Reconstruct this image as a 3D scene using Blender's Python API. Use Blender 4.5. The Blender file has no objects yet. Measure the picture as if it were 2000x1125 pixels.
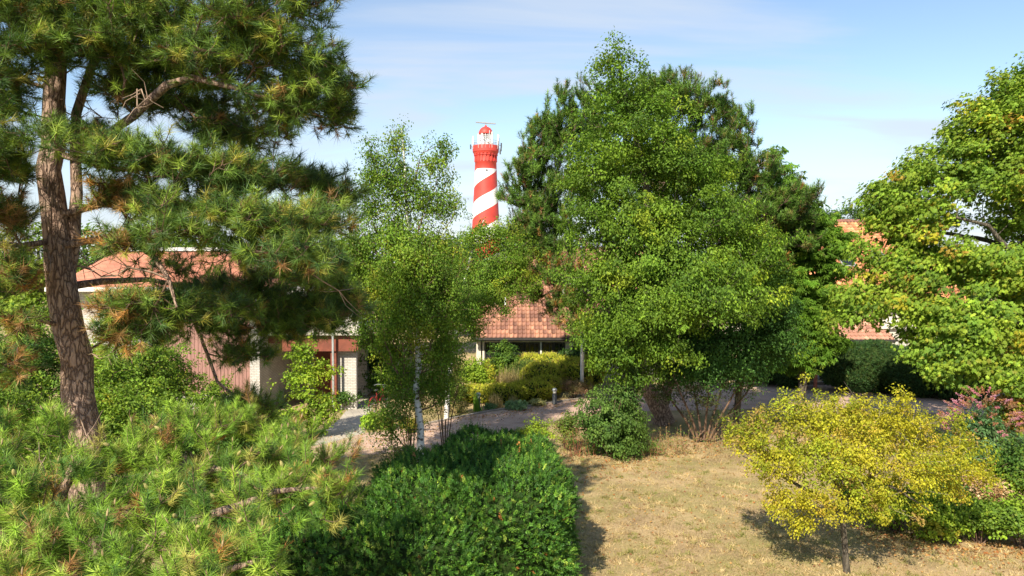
import bpy, bmesh, math, random
import numpy as np
from mathutils import Vector
R = math.radians
PI = math.pi
S = bpy.context.scene
C = S.collection

# ------------------------------------------------------------------ camera
FPX = 1455.0
CAMZ = 6.2
PITCH = math.atan((562.5 - 510) / FPX)
cd = bpy.data.cameras.new('camera'); cam = bpy.data.objects.new('camera', cd); C.objects.link(cam)
cam.location = (0, 0, CAMZ); cam.rotation_euler = (R(90) - PITCH, 0, 0)
cd.sensor_width = 36; cd.lens = 36 * FPX / 2000; cd.clip_start = 0.1; cd.clip_end = 6000
S.camera = cam

# ------------------------------------------------------------------ world, sun, exposure
SUN_EL, SUN_AZ = R(40), R(204)        # azimuth clockwise from +Y: behind the camera, to the left
w = bpy.data.worlds.new('World'); S.world = w; w.use_nodes = True
nt = w.node_tree; N = nt.nodes; L = nt.links; N.clear()
def mth(nt, op, a, b=None, clamp=False):
    n = nt.nodes.new('ShaderNodeMath'); n.operation = op; n.use_clamp = clamp
    for i, v in enumerate((a, b)):
        if v is None: continue
        if isinstance(v, (int, float)): n.inputs[i].default_value = v
        else: nt.links.new(v, n.inputs[i])
    return n.outputs[0]
sky = N.new('ShaderNodeTexSky'); sky.sky_type = 'NISHITA'; sky.sun_disc = False
sky.sun_elevation = SUN_EL; sky.sun_rotation = SUN_AZ
sky.air_density = 1.0; sky.dust_density = 0.1; sky.ozone_density = 1.3
tc = N.new('ShaderNodeTexCoord'); sep = N.new('ShaderNodeSeparateXYZ'); L.new(tc.outputs['Generated'], sep.inputs[0])
den = mth(nt, 'ADD', mth(nt, 'MAXIMUM', sep.outputs[2], 0.0), 0.16)
cx = mth(nt, 'DIVIDE', sep.outputs[0], den); cy = mth(nt, 'DIVIDE', sep.outputs[1], den)
cmb = N.new('ShaderNodeCombineXYZ'); L.new(cx, cmb.inputs[0]); L.new(cy, cmb.inputs[1])
mp = N.new('ShaderNodeMapping'); L.new(cmb.outputs[0], mp.inputs[0]); mp.inputs['Rotation'].default_value = (0, 0, R(20)); mp.inputs['Scale'].default_value = (0.6, 1.9, 1)
mp.inputs['Location'].default_value = (0.4, 1.55, 0)
n1 = N.new('ShaderNodeTexNoise'); L.new(mp.outputs[0], n1.inputs[0]); n1.inputs['Scale'].default_value = 1.0; n1.inputs['Detail'].default_value = 7; n1.inputs['Roughness'].default_value = 0.52; n1.inputs['Distortion'].default_value = 0.5
r1 = N.new('ShaderNodeMapRange'); r1.interpolation_type = 'SMOOTHSTEP'; L.new(n1.outputs[0], r1.inputs[0]); r1.inputs[1].default_value = 0.42; r1.inputs[2].default_value = 0.68; r1.inputs[4].default_value = 0.8
hz = N.new('ShaderNodeMapRange'); hz.interpolation_type = 'SMOOTHSTEP'; L.new(sep.outputs[2], hz.inputs[0]); hz.inputs[1].default_value = 0.22; hz.inputs[2].default_value = 0.0; hz.inputs[3].default_value = 0.0; hz.inputs[4].default_value = 0.8
cl = mth(nt, 'MAXIMUM', r1.outputs[0], 0.0)
inv = mth(nt, 'MULTIPLY', mth(nt, 'SUBTRACT', 1.0, cl), mth(nt, 'SUBTRACT', 1.0, hz.outputs[0]))
cov = mth(nt, 'SUBTRACT', 1.0, inv, True)
mx = N.new('ShaderNodeMix'); mx.data_type = 'RGBA'; L.new(cov, mx.inputs[0]); L.new(sky.outputs[0], mx.inputs[6]); mx.inputs[7].default_value = (3.9, 4.35, 5.0, 1)
bg = N.new('ShaderNodeBackground'); L.new(mx.outputs[2], bg.inputs[0]); bg.inputs[1].default_value = 0.105
wo = N.new('ShaderNodeOutputWorld'); L.new(bg.outputs[0], wo.inputs[0])
sd = bpy.data.lights.new('sun', 'SUN'); sun = bpy.data.objects.new('sun', sd); C.objects.link(sun)
sd.energy = 4.9; sd.angle = R(0.5); sd.color = (1.0, 0.91, 0.74)
TOSUN = Vector((math.sin(SUN_AZ) * math.cos(SUN_EL), math.cos(SUN_AZ) * math.cos(SUN_EL), math.sin(SUN_EL)))
sun.rotation_euler = TOSUN.to_track_quat('Z', 'Y').to_euler()
S.view_settings.view_transform = 'Standard'; S.view_settings.look = 'None'; S.view_settings.exposure = 0.84; S.view_settings.gamma = 1
S.cycles.max_bounces = 6; S.cycles.diffuse_bounces = 3; S.cycles.transmission_bounces = 4; S.cycles.glossy_bounces = 2

# ------------------------------------------------------------------ helpers
def P(px, py, d):
    a = (px - 1000) / FPX; b = (562.5 - py) / FPX
    y = math.cos(PITCH) + b * math.sin(PITCH); z = -math.sin(PITCH) + b * math.cos(PITCH)
    k = d / y
    return np.array((a * k, d, CAMZ + z * k))
def G(px, py):
    d = 10.0; 
    b = (562.5 - py) / FPX
    y = math.cos(PITCH) + b * math.sin(PITCH); z = -math.sin(PITCH) + b * math.cos(PITCH)
    return P(px, py, CAMZ * y / -z)
def X(px, d): return P(px, 510, d)[0]
def Z(py, d): return P(1000, py, d)[2]
def tag(o, label=None, cat=None, group=None, kind=None):
    if label: o['label'] = label
    if cat: o['category'] = cat
    if group: o['group'] = group
    if kind: o['kind'] = kind
    return o
def thing(name, label, cat, loc=(0, 0, 0), rz=0, group=None):
    o = bpy.data.objects.new(name, None); C.objects.link(o); o.empty_display_size = 0.2
    o.location = loc; o.rotation_euler = (0, 0, rz)
    return tag(o, label, cat, group)
def npmesh(name, v, f, mat, parent=None, col=None, smooth=False, world=True):
    """triangles/quads from numpy arrays; f is (m,k)"""
    v = np.asarray(v, dtype=np.float32); f = np.asarray(f, dtype=np.int32)
    me = bpy.data.meshes.new(name)
    if parent is not None and world: v = v - np.array(parent.location, dtype=np.float32)
    k = f.shape[1]; m = len(f)
    me.vertices.add(len(v)); me.vertices.foreach_set('co', v.ravel())
    me.loops.add(m * k); me.loops.foreach_set('vertex_index', f.ravel())
    me.polygons.add(m); me.polygons.foreach_set('loop_start', np.arange(m, dtype=np.int32) * k)
    me.polygons.foreach_set('use_smooth', np.full(m, smooth))
    me.update(calc_edges=True)
    if col is not None:
        ca = me.color_attributes.new('Col', 'FLOAT_COLOR', 'POINT')
        c4 = np.ones((len(v), 4), dtype=np.float32); c4[:, :3] = col
        ca.data.foreach_set('color', c4.ravel())
    me.materials.append(mat)
    o = bpy.data.objects.new(name, me); C.objects.link(o)
    if parent is not None: o.parent = parent
    return o
def bmobj(name, bm, mat, parent=None, smooth=False, bevel=0):
    if bevel:
        bmesh.ops.bevel(bm, geom=[e for e in bm.edges], offset=bevel, segments=2, affect='EDGES', clamp_overlap=True)
    me = bpy.data.meshes.new(name); bm.to_mesh(me); bm.free()
    for p in me.polygons: p.use_smooth = smooth
    me.materials.append(mat)
    o = bpy.data.objects.new(name, me); C.objects.link(o)
    if parent is not None: o.parent = parent
    return o
def bx(bm, x0, x1, y0, y1, z0, z1):
    vs = [bm.verts.new((x, y, z)) for x in (x0, x1) for y in (y0, y1) for z in (z0, z1)]
    for q in ((0, 1, 3, 2), (4, 6, 7, 5), (0, 4, 5, 1), (2, 3, 7, 6), (0, 2, 6, 4), (1, 5, 7, 3)):
        bm.faces.new([vs[i] for i in q])
def boxes(name, lst, mat, parent=None, bevel=0):
    bm = bmesh.new()
    for b in lst: bx(bm, *b)
    bmesh.ops.recalc_face_normals(bm, faces=bm.faces)
    return bmobj(name, bm, mat, parent, bevel=bevel)
def lathe(bm, prof, seg=24, c=(0, 0, 0), cap=True):
    rings = []
    for r, z in prof:
        rings.append([bm.verts.new((c[0] + r * math.cos(2 * PI * i / seg), c[1] + r * math.sin(2 * PI * i / seg), c[2] + z)) for i in range(seg)])
    for a, b in zip(rings, rings[1:]):
        for i in range(seg): bm.faces.new((a[i], a[(i + 1) % seg], b[(i + 1) % seg], b[i]))
    if cap:
        bm.faces.new(rings[0][::-1]); bm.faces.new(rings[-1])
def tube(pts, rad, sides=6):
    pts = np.asarray(pts, float); n = len(pts); rad = np.broadcast_to(np.asarray(rad, float), (n,))
    t = np.gradient(pts, axis=0); t /= np.linalg.norm(t, axis=1)[:, None] + 1e-9
    mt = np.abs(t.mean(0)); ref = np.zeros(3); ref[int(np.argmin(mt))] = 1
    a = np.cross(t, ref); a /= np.linalg.norm(a, axis=1)[:, None] + 1e-9
    b = np.cross(t, a)
    th = np.arange(sides) * 2 * PI / sides
    v = pts[:, None, :] + rad[:, None, None] * (np.cos(th)[None, :, None] * a[:, None, :] + np.sin(th)[None, :, None] * b[:, None, :])
    i = np.arange(n - 1)[:, None] * sides; j = np.arange(sides)[None, :]; jn = (j + 1) % sides
    f = np.stack([i + j, i + jn, i + sides + jn, i + sides + j], -1).reshape(-1, 4)
    return v.reshape(-1, 3), f
def tubes(name, lst, mat, parent=None, sides=6, world=False):
    V = []; Fc = []; o = 0
    for p, r in lst:
        v, f = tube(p, r, sides); V.append(v); Fc.append(f + o); o += len(v)
    return npmesh(name, np.concatenate(V), np.concatenate(Fc), mat, parent, smooth=True, world=world)

# ------------------------------------------------------------------ materials
def mat(name, col=(0.5, 0.5, 0.5), rough=0.7, var=0.15, scale=4.0, bump=0.2, bscale=None, metal=0.0, stretch=(1, 1, 1), col2=None, detail=6, bdist=0.02, spec=0.5):
    m = bpy.data.materials.new(name); m.use_nodes = True; t = m.node_tree; b = t.nodes['Principled BSDF']
    tc = t.nodes.new('ShaderNodeTexCoord'); mp = t.nodes.new('ShaderNodeMapping'); t.links.new(tc.outputs['Object'], mp.inputs[0]); mp.inputs['Scale'].default_value = stretch
    n = t.nodes.new('ShaderNodeTexNoise'); n.inputs['Scale'].default_value = scale; n.inputs['Detail'].default_value = detail; t.links.new(mp.outputs[0], n.inputs[0])
    cr = t.nodes.new('ShaderNodeValToRGB'); t.links.new(n.outputs[0], cr.inputs[0])
    c2 = col2 or tuple(min(1, c * (1 + var)) for c in col); c1 = tuple(c * (1 - var) for c in col) if col2 is None else col
    cr.color_ramp.elements[0].position = 0.35; cr.color_ramp.elements[1].position = 0.65
    cr.color_ramp.elements[0].color = (*c1, 1); cr.color_ramp.elements[1].color = (*c2, 1)
    t.links.new(cr.outputs[0], b.inputs['Base Color'])
    b.inputs['Roughness'].default_value = rough; b.inputs['Metallic'].default_value = metal; b.inputs['Specular IOR Level'].default_value = spec
    if bump:
        n2 = t.nodes.new('ShaderNodeTexNoise'); n2.inputs['Scale'].default_value = bscale or scale * 3; n2.inputs['Detail'].default_value = 5; t.links.new(mp.outputs[0], n2.inputs[0])
        bp = t.nodes.new('ShaderNodeBump'); bp.inputs['Strength'].default_value = bump; bp.inputs['Distance'].default_value = bdist
        t.links.new(n2.outputs[0], bp.inputs['Height']); t.links.new(bp.outputs[0], b.inputs['Normal'])
    return m
def leafmat(name, trans=0.35, rough=0.55, spec=0.22, tint=(1.15, 1.25, 0.6)):
    m = bpy.data.materials.new(name); m.use_nodes = True; t = m.node_tree; b = t.nodes['Principled BSDF']
    at = t.nodes.new('ShaderNodeAttribute'); at.attribute_name = 'Col'
    t.links.new(at.outputs['Color'], b.inputs['Base Color']); b.inputs['Roughness'].default_value = rough; b.inputs['Specular IOR Level'].default_value = spec
    tr = t.nodes.new('ShaderNodeBsdfTranslucent')
    mu = t.nodes.new('ShaderNodeMix'); mu.data_type = 'RGBA'; mu.blend_type = 'MULTIPLY'; mu.inputs[0].default_value = 1
    t.links.new(at.outputs['Color'], mu.inputs[6]); mu.inputs[7].default_value = (*tint, 1); t.links.new(mu.outputs[2], tr.inputs[0])
    ms = t.nodes.new('ShaderNodeMixShader'); ms.inputs[0].default_value = trans
    t.links.new(b.outputs[0], ms.inputs[1]); t.links.new(tr.outputs[0], ms.inputs[2])
    t.links.new(ms.outputs[0], t.nodes['Material Output'].inputs[0])
    return m
def barkmat(name, c1, c2, sc=6, zs=0.18, bump=0.9, bdist=0.04):
    m = bpy.data.materials.new(name); m.use_nodes = True; t = m.node_tree; b = t.nodes['Principled BSDF']
    tc = t.nodes.new('ShaderNodeTexCoord'); mp = t.nodes.new('ShaderNodeMapping'); t.links.new(tc.outputs['Object'], mp.inputs[0]); mp.inputs['Scale'].default_value = (1, 1, zs)
    ns = t.nodes.new('ShaderNodeTexNoise'); ns.inputs['Scale'].default_value = sc; ns.inputs['Detail'].default_value = 4; t.links.new(mp.outputs[0], ns.inputs[0])
    mxv = t.nodes.new('ShaderNodeMix'); mxv.data_type = 'VECTOR'; mxv.inputs[0].default_value = 0.15
    t.links.new(mp.outputs[0], mxv.inputs[4]); t.links.new(ns.outputs['Color'], mxv.inputs[5])
    vo = t.nodes.new('ShaderNodeTexVoronoi'); vo.feature = 'DISTANCE_TO_EDGE'; vo.inputs['Scale'].default_value = sc * 1.6; t.links.new(mxv.outputs[1], vo.inputs[0])
    mr = t.nodes.new('ShaderNodeMapRange'); t.links.new(vo.outputs['Distance'], mr.inputs[0]); mr.inputs[2].default_value = 0.22
    n2 = t.nodes.new('ShaderNodeTexNoise'); n2.inputs['Scale'].default_value = sc * 4; n2.inputs['Detail'].default_value = 8; n2.inputs['Roughness'].default_value = 0.7; t.links.new(mp.outputs[0], n2.inputs[0])
    ad = mth(t, 'MULTIPLY', mr.outputs[0], mth(t, 'ADD', mth(t, 'MULTIPLY', n2.outputs[0], 1.1), 0.1), True)
    cr = t.nodes.new('ShaderNodeValToRGB'); t.links.new(ad, cr.inputs[0]); cr.color_ramp.elements[0].color = (*c1, 1); cr.color_ramp.elements[1].color = (*c2, 1)
    cr.color_ramp.elements[1].position = 0.7
    t.links.new(cr.outputs[0], b.inputs['Base Color']); b.inputs['Roughness'].default_value = 0.9
    bp = t.nodes.new('ShaderNodeBump'); bp.inputs['Strength'].default_value = bump; bp.inputs['Distance'].default_value = bdist
    t.links.new(ad, bp.inputs['Height']); t.links.new(bp.outputs[0], b.inputs['Normal'])
    return m
M_leaf = leafmat('leaf'); M_needle = leafmat('needles', 0.25, 0.5, 0.3); M_hleaf = leafmat('hedge_leaf', 0.2, 0.5, 0.3)
M_tile = leafmat('roof_tile', 0.0, 0.7, 0.3)
B_pine = barkmat('pine_bark', (0.12, 0.07, 0.05), (0.58, 0.40, 0.30), 10, .3, 1.0, .05)
B_twig = mat('twig_bark', (0.14, 0.085, 0.055), 0.9, 0.3, 9, 0.4)
B_dead = mat('dead_wood', (0.30, 0.21, 0.15), 0.9, 0.3, 9, 0.4)
B_grey = barkmat('grey_bark', (0.05, 0.04, 0.03), (0.17, 0.14, 0.10), 9)
def birchbark():
    m = mat('birch_bark', (0.72, 0.70, 0.66), 0.6, 0.06, 3, 0.2)
    t = m.node_tree; b = t.nodes['Principled BSDF']; cr = [n for n in t.nodes if n.type == 'VALTORGB'][0]
    tc = [n for n in t.nodes if n.type == 'TEX_COORD'][0]
    mp = t.nodes.new('ShaderNodeMapping'); t.links.new(tc.outputs['Object'], mp.inputs[0]); mp.inputs['Scale'].default_value = (5, 5, 13)
    n = t.nodes.new('ShaderNodeTexNoise'); n.inputs['Scale'].default_value = 1.3; n.inputs['Detail'].default_value = 4; t.links.new(mp.outputs[0], n.inputs[0])
    r = t.nodes.new('ShaderNodeMapRange'); t.links.new(n.outputs[0], r.inputs[0]); r.inputs[1].default_value = 0.55; r.inputs[2].default_value = 0.6
    x = t.nodes.new('ShaderNodeMix'); x.data_type = 'RGBA'; t.links.new(r.outputs[0], x.inputs[0]); t.links.new(cr.outputs[0], x.inputs[6]); x.inputs[7].default_value = (0.07, 0.055, 0.045, 1)
    t.links.new(x.outputs[2], b.inputs['Base Color']); return m
B_birch = birchbark()

# ------------------------------------------------------------------ foliage machinery
def nrm(a): return a / (np.linalg.norm(a, axis=-1, keepdims=True) + 1e-9)
LEAF_T = {
    'kite': (np.array([(0, 0, 0), (-.36, .45, .1), (0, 1, -.06), (.36, .45, .1)]), np.array([(0, 2, 1), (0, 3, 2)])),
    'long': (np.array([(0, 0, 0), (-.2, .5, .05), (0, 1, -.12), (.2, .5, .05)]), np.array([(0, 2, 1), (0, 3, 2)])),
    'needle': (np.array([(-.5, 0, 0), (.5, 0, 0), (0, 1, 0)]), np.array([(0, 1, 2)])),
}
def maple_t():
    tips = [(-100, .55), (-48, .85), (0, 1.0), (48, .85), (100, .55)]
    pts = [(0, 0, 0)]; 
    out = [(0, .0, 0)]
    for i, (a, r) in enumerate(tips):
        out.append((r * .62 * math.sin(R(a)), .38 + r * .62 * math.cos(R(a)), -.07))
        if i < 4:
            a2 = (a + tips[i + 1][0]) / 2; out.append((.3 * math.sin(R(a2)), .38 + .3 * math.cos(R(a2)), .03))
    v = [(0, .38, .04)] + out
    n = len(out); f = [(0, 1 + (i + 1) % n, 1 + i) for i in range(n)]
    return np.array(v), np.array(f)
LEAF_T['maple'] = maple_t()
def hand_t():   # horse-chestnut hand of five leaflets
    v = []; f = []
    for a, r in ((-75, .7), (-38, .95), (0, 1.05), (38, .95), (75, .7)):
        s, c = math.sin(R(a)), math.cos(R(a)); k = len(v)
        v += [(0, 0, 0), (.62 * r * s - .13 * c, .62 * r * c + .13 * s, .03), (r * s, r * c, -.2), (.62 * r * s + .13 * c, .62 * r * c - .13 * s, .03)]
        f += [(k, k + 2, k + 1), (k, k + 3, k + 2)]
    return np.array(v), np.array(f)
LEAF_T['hand'] = hand_t()
def build_leaves(pos, nor, dirn, size, shape, col, wid=1.0):
    T, F = LEAF_T[shape]; n = len(pos); k = len(T)
    dirn = nrm(dirn - nor * (dirn * nor).sum(1, keepdims=True)); wd = np.cross(dirn, nor)
    size = np.asarray(size).reshape(-1, 1)
    v = (pos[:, None, :] + (T[None, :, 0:1] * wid * size[:, None]) * wd[:, None, :] + (T[None, :, 1:2] * size[:, None]) * dirn[:, None, :] + (T[None, :, 2:3] * size[:, None]) * nor[:, None, :])
    f = (F[None] + (np.arange(n) * k)[:, None, None]).reshape(-1, F.shape[1])
    c = np.repeat(col, k, axis=0)
    return v.reshape(-1, 3), f, c
def palette(rng, pal, n):
    cs = np.array([p[:3] for p in pal]); ws = np.array([p[3] for p in pal], float); ws /= ws.sum()
    return cs[rng.choice(len(cs), n, p=ws)]
def blob_pts(rng, blobs, n, shell=0.55, jag=0.2, pw=.8):
    """blobs: (center, (rx, ry, rz)) -> points inside, biased to the shell, ragged outline"""
    vol = np.array([b[1][0] * b[1][1] * b[1][2] for b in blobs]) ** pw; vol /= vol.sum()
    k = rng.choice(len(blobs), n * 2, p=vol)
    d = nrm(rng.normal(size=(n * 2, 3)))
    r = shell + (1 - shell) * rng.random(n * 2); r = np.where(rng.random(n * 2) < 0.25, rng.random(n * 2) ** (1 / 3), r)
    ph = k * 1.7
    wob = 1 + jag * (np.sin(d[:, 0] * 5 + ph) * np.sin(d[:, 1] * 4.3 + 2 * ph) + 0.7 * np.sin(d[:, 2] * 7 + ph * 3) * np.sin(d[:, 0] * 9 + ph))
    c = np.array([b[0] for b in blobs])[k]; s = np.array([b[1] for b in blobs])[k]
    p = c + d * s * (r * wob)[:, None]
    deep = np.zeros(len(p), bool)
    for j, (bc, bs) in enumerate(blobs):
        q = (((p - bc) / bs) ** 2).sum(1) ** 0.5
        deep |= (q < shell * 0.8) & (k != j) & (rng.random(len(p)) < 0.75)
    p = p[~deep]
    return p[:n]
def grow(rng, trunks, attr, step=0.5, wp=0.25, up=0.6, sag=0.0, jit=0.06, r0=0.006, expo=2.4, jt=None, rmax=9.0):
    pos = []; par = []; fix = []; pl = []
    for ti, (pts, rad) in enumerate(trunks):
        pts = [np.asarray(p, float) for p in pts]
        if ti == 0: last = -1; pp = 0
        else:
            A = np.array(pos); last = int(np.argmin(((A - pts[0]) ** 2).sum(1))); pp = pl[last]
        for i in range(len(pts)):
            if i == 0:
                pos.append(pts[0]); par.append(last); fix.append(rad[0]); pl.append(pp); last = len(pos) - 1; continue
            seg = np.linalg.norm(pts[i] - pts[i - 1]); k = max(1, int(seg / 0.35))
            for j in range(1, k + 1):
                u = j / k; q = pts[i - 1] * (1 - u) + pts[i] * u; rr = rad[i - 1] * (1 - u) + rad[i] * u
                q = q + rng.normal(size=3) * rr * (0.12 if jt is None else jt)
                pos.append(q); par.append(last); fix.append(rr); pl.append(pl[last] + seg / k); last = len(pos) - 1
    nt_ = len(pos); T0 = np.array(pos)
    dd = np.array([np.min(((T0 - a) ** 2).sum(1)) for a in attr]) if len(attr) else np.zeros(0)
    order = np.argsort(dd)
    cap = nt_ + len(attr) * 14 + 10
    A = np.zeros((cap, 3)); A[:nt_] = T0; PL = np.zeros(cap); PL[:nt_] = pl; n = nt_
    par = par + [0] * (cap - nt_)
    tips = np.zeros(len(attr), int)
    for ai in order:
        a = attr[ai]; D = a - A[:n]; dist = np.sqrt((D ** 2).sum(1))
        cost = dist + wp * PL[:n] + up * np.maximum(0, -D[:, 2]) + 0.02 * rng.random(n)
        b = int(np.argmin(cost)); Ld = dist[b]; k = min(13, max(1, int(Ld / step)))
        base = A[b].copy(); last = b
        bend = rng.normal(size=3) * Ld * jit + np.array([0, 0, -sag * Ld])
        for j in range(1, k + 1):
            u = j / k
            A[n] = base * (1 - u) + a * u + bend * 4 * u * (1 - u) + (rng.normal(size=3) * jit * step * .35 if j < k else 0)
            par[n] = last; PL[n] = PL[last] + Ld / k; last = n; n += 1
        tips[ai] = last
    par = np.array(par[:n]); A = A[:n]
    rad = np.full(n, 0.0); acc = np.zeros(n)
    fixr = np.zeros(n); fixr[:nt_] = fix
    for i in range(n - 1, -1, -1):
        r = max(r0, acc[i] ** (1 / expo)) if acc[i] > 0 else r0
        if i < nt_: r = fixr[i]
        rad[i] = r
        if par[i] >= 0: acc[par[i]] += r ** expo if i >= nt_ else 0
    for i in range(nt_, n):
        p = par[i]
        rad[i] = min(rad[i], rad[p] * (0.5 if p < nt_ else 1.0), rmax)
    ch = [[] for _ in range(n)]
    for i in range(n):
        if par[i] >= 0: ch[par[i]].append(i)
    return A, par, rad, ch, nt_, tips
def chains(A, par, rad, ch, nt_):
    out_t = []; out_b = []
    start = [(0, -1)]
    while start:
        s, p = start.pop()
        pts = []; rr = []
        if p >= 0: pts.append(A[p]); rr.append(min(rad[p], rad[s] * 1.25))
        c = s; istr = s < nt_
        while True:
            pts.append(A[c]); rr.append(rad[c])
            kids = ch[c]
            if not kids: break
            same = [k for k in kids if (k < nt_) == istr] or kids
            if istr and not [k for k in kids if k < nt_]:
                for k in kids: start.append((k, c))
                break
            m = max(same, key=lambda k: rad[k])
            if istr:
                m = min(same)
            for k in kids:
                if k != m: start.append((k, c))
            c = m
        if len(pts) > 1: (out_t if istr else out_b).append((pts, rr))
    return out_t, out_b
def tubemesh(name, chs, mat_, parent, sides):
    V = []; Fc = []; o = 0
    for p, r in chs:
        sd_ = sides if max(r) > 0.03 else (4 if max(r) > 0.012 else 3)
        v, f = tube(p, r, sd_); V.append(v); Fc.append(f + o); o += len(v)
    if not V: return None
    return npmesh(name, np.concatenate(V), np.concatenate(Fc), mat_, parent, smooth=True)
def lowf(p, f, seed=0):
    x, y, z = (p * f).T; s = (seed % 17) * .37
    return np.sin(x * 1.3 + 1.7 * np.sin(z * .9 + s) + s) * np.sin(z * 1.7 + 1.3 * np.sin(y * 1.1)) + .6 * np.sin(x * 2.9 + y * 2.3 + z * 3.1 + s)
def leafcloud(rng, att, tdir, cen, n, rc, size, pal, outw=0.5, upw=0.6, squash=0.75, droop=0.3, cvar=0.18, lvar=0.16, svar=0.3, pal2=None):
    """n leaves round every attractor"""
    m = len(att); idx = np.repeat(np.arange(m), n)
    off = rng.normal(size=(m * n, 3)); off = nrm(off) * (rng.random((m * n, 1)) ** 0.45) * rc * (0.7 + 0.6 * rng.random((m, 1)))[idx]
    off[:, 2] *= squash
    pos = att[idx] + off
    ow = nrm(pos - cen); ow[:, 2] *= 0.4
    nor = nrm(rng.normal(size=(m * n, 3)) * 0.55 + ow * outw + np.array([0, 0, upw]) + nrm(off) * 0.35)
    dr = rng.normal(size=(m * n, 3)) + ow * 0.6 + np.array([0, 0, -droop * 2])
    ca = np.array([q[:3] for q in pal]); wa = np.array([q[3] for q in pal], float); o_ = np.argsort(ca[:, 0] + ca[:, 1]); cw = np.cumsum(wa[o_]) / wa.sum()
    u = np.clip(.5 + .30 * lowf(att, 1.1, m) + .16 * rng.normal(size=m), 0, .999)      # neighbouring twigs share a tone
    cc = ca[o_][np.minimum(np.searchsorted(cw, u), len(ca) - 1)][idx]
    lc = palette(rng, pal2 or pal, m * n)
    col = cc * 0.72 + lc * 0.28
    col = col * (1 + cvar * rng.normal(size=(m, 1)))[idx] * (1 + lvar * rng.normal(size=(m * n, 1)))
    col = np.clip(col, 0.004, 0.9)
    sz = size * (1 + svar * (rng.random(m * n) - .5) * 2)
    return pos, nor, dr, sz, col
def W(px, py, d, rx, ry, rd):
    """a crown lobe: centre seen at px,py at depth d, half sizes in photo px at that depth and metres in depth"""
    k = d / FPX
    return (P(px, py, d), np.array([rx * k, rd, ry * k]))
def tree(name, label, cat, base, trunks, blobs, n_att, seed, leaves=12, rc=0.35, size=0.07, shape='kite', pal=((.08, .15, .03, 1),), bark=None, tbark=None,
         step=0.5, up=0.6, sag=-0.03, shell=0.5, jag=0.2, group=None, keep=None, outw=0.5, upw=0.6, droop=0.3, wp=0.25, squash=.75, wid=1.0, extra=None, lmat=None, sides=8, jit=0.06, r0=0.006, cvar=.18, pal2=None, expo=2.4, svar=.3):
    rng = np.random.default_rng(seed)
    t = thing(name, label, cat, tuple(base), group=group)
    att = blob_pts(rng, blobs, n_att, shell, jag)
    if extra is not None: att = np.concatenate([att, extra])
    att = att[att[:, 2] > 0.05]
    if keep is not None: att = att[keep(att)]
    g = grow(rng, trunks, att, step=step, up=up, sag=sag, wp=wp, jit=jit, r0=r0, expo=expo)
    tr, br = chains(*g[:5])
    tubemesh('trunk', tr, tbark or bark or B_grey, t, max(sides, 8)); tubemesh('branches', br, bark or B_grey, t, sides - 2)
    cen = np.mean([b[0] for b in blobs], axis=0)
    L_ = leafcloud(rng, att, None, cen, leaves, rc, size, pal, outw, upw, squash, droop, cvar=cvar, pal2=pal2, svar=svar)
    m = L_[0][:, 2] > 0.02
    v, f, c = build_leaves(L_[0][m], L_[1][m], L_[2][m], L_[3][m], shape, L_[4][m], wid)
    npmesh('crown', v, f, lmat or M_leaf, t, c)
    return t
def tufts(rng, tip, d, n, ln, wd, pal, cone=(25, 80), shoot=0.14, brown=None):
    m = len(tip); idx = np.repeat(np.arange(m), n)
    d = nrm(d); a = nrm(np.cross(d, np.array([0.3, 0.2, 0.93]))); b = np.cross(d, a)
    ph = rng.random(m * n) * 2 * PI; th = np.radians(cone[0] + (cone[1] - cone[0]) * rng.random(m * n))
    k = rng.random(m * n)
    pos = tip[idx] - d[idx] * (shoot * k)[:, None]
    th = th * (0.55 + 0.45 * k)
    dr = d[idx] * np.cos(th)[:, None] + (a[idx] * np.cos(ph)[:, None] + b[idx] * np.sin(ph)[:, None]) * np.sin(th)[:, None]
    dr = nrm(dr + np.array([0, 0, 0.08]))
    nor = nrm(rng.normal(size=(m * n, 3)) * .6 + np.array([0, -.3, .8]) + d[idx] * .3)
    cc = palette(rng, pal, m)
    if brown is not None: cc[brown] = palette(rng, ((.38, .19, .05, 1), (.30, .16, .06, 1), (.44, .26, .09, 1)), int(brown.sum()))
    col = cc[idx] * (1 + 0.2 * rng.normal(size=(m, 1)))[idx] * (1 + 0.22 * rng.normal(size=(m * n, 1)))
    return build_leaves(pos, nor, dr, ln * (0.7 + 0.6 * rng.random(m * n)), 'needle', np.clip(col, .004, .8), wid=wd / ln)
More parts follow.
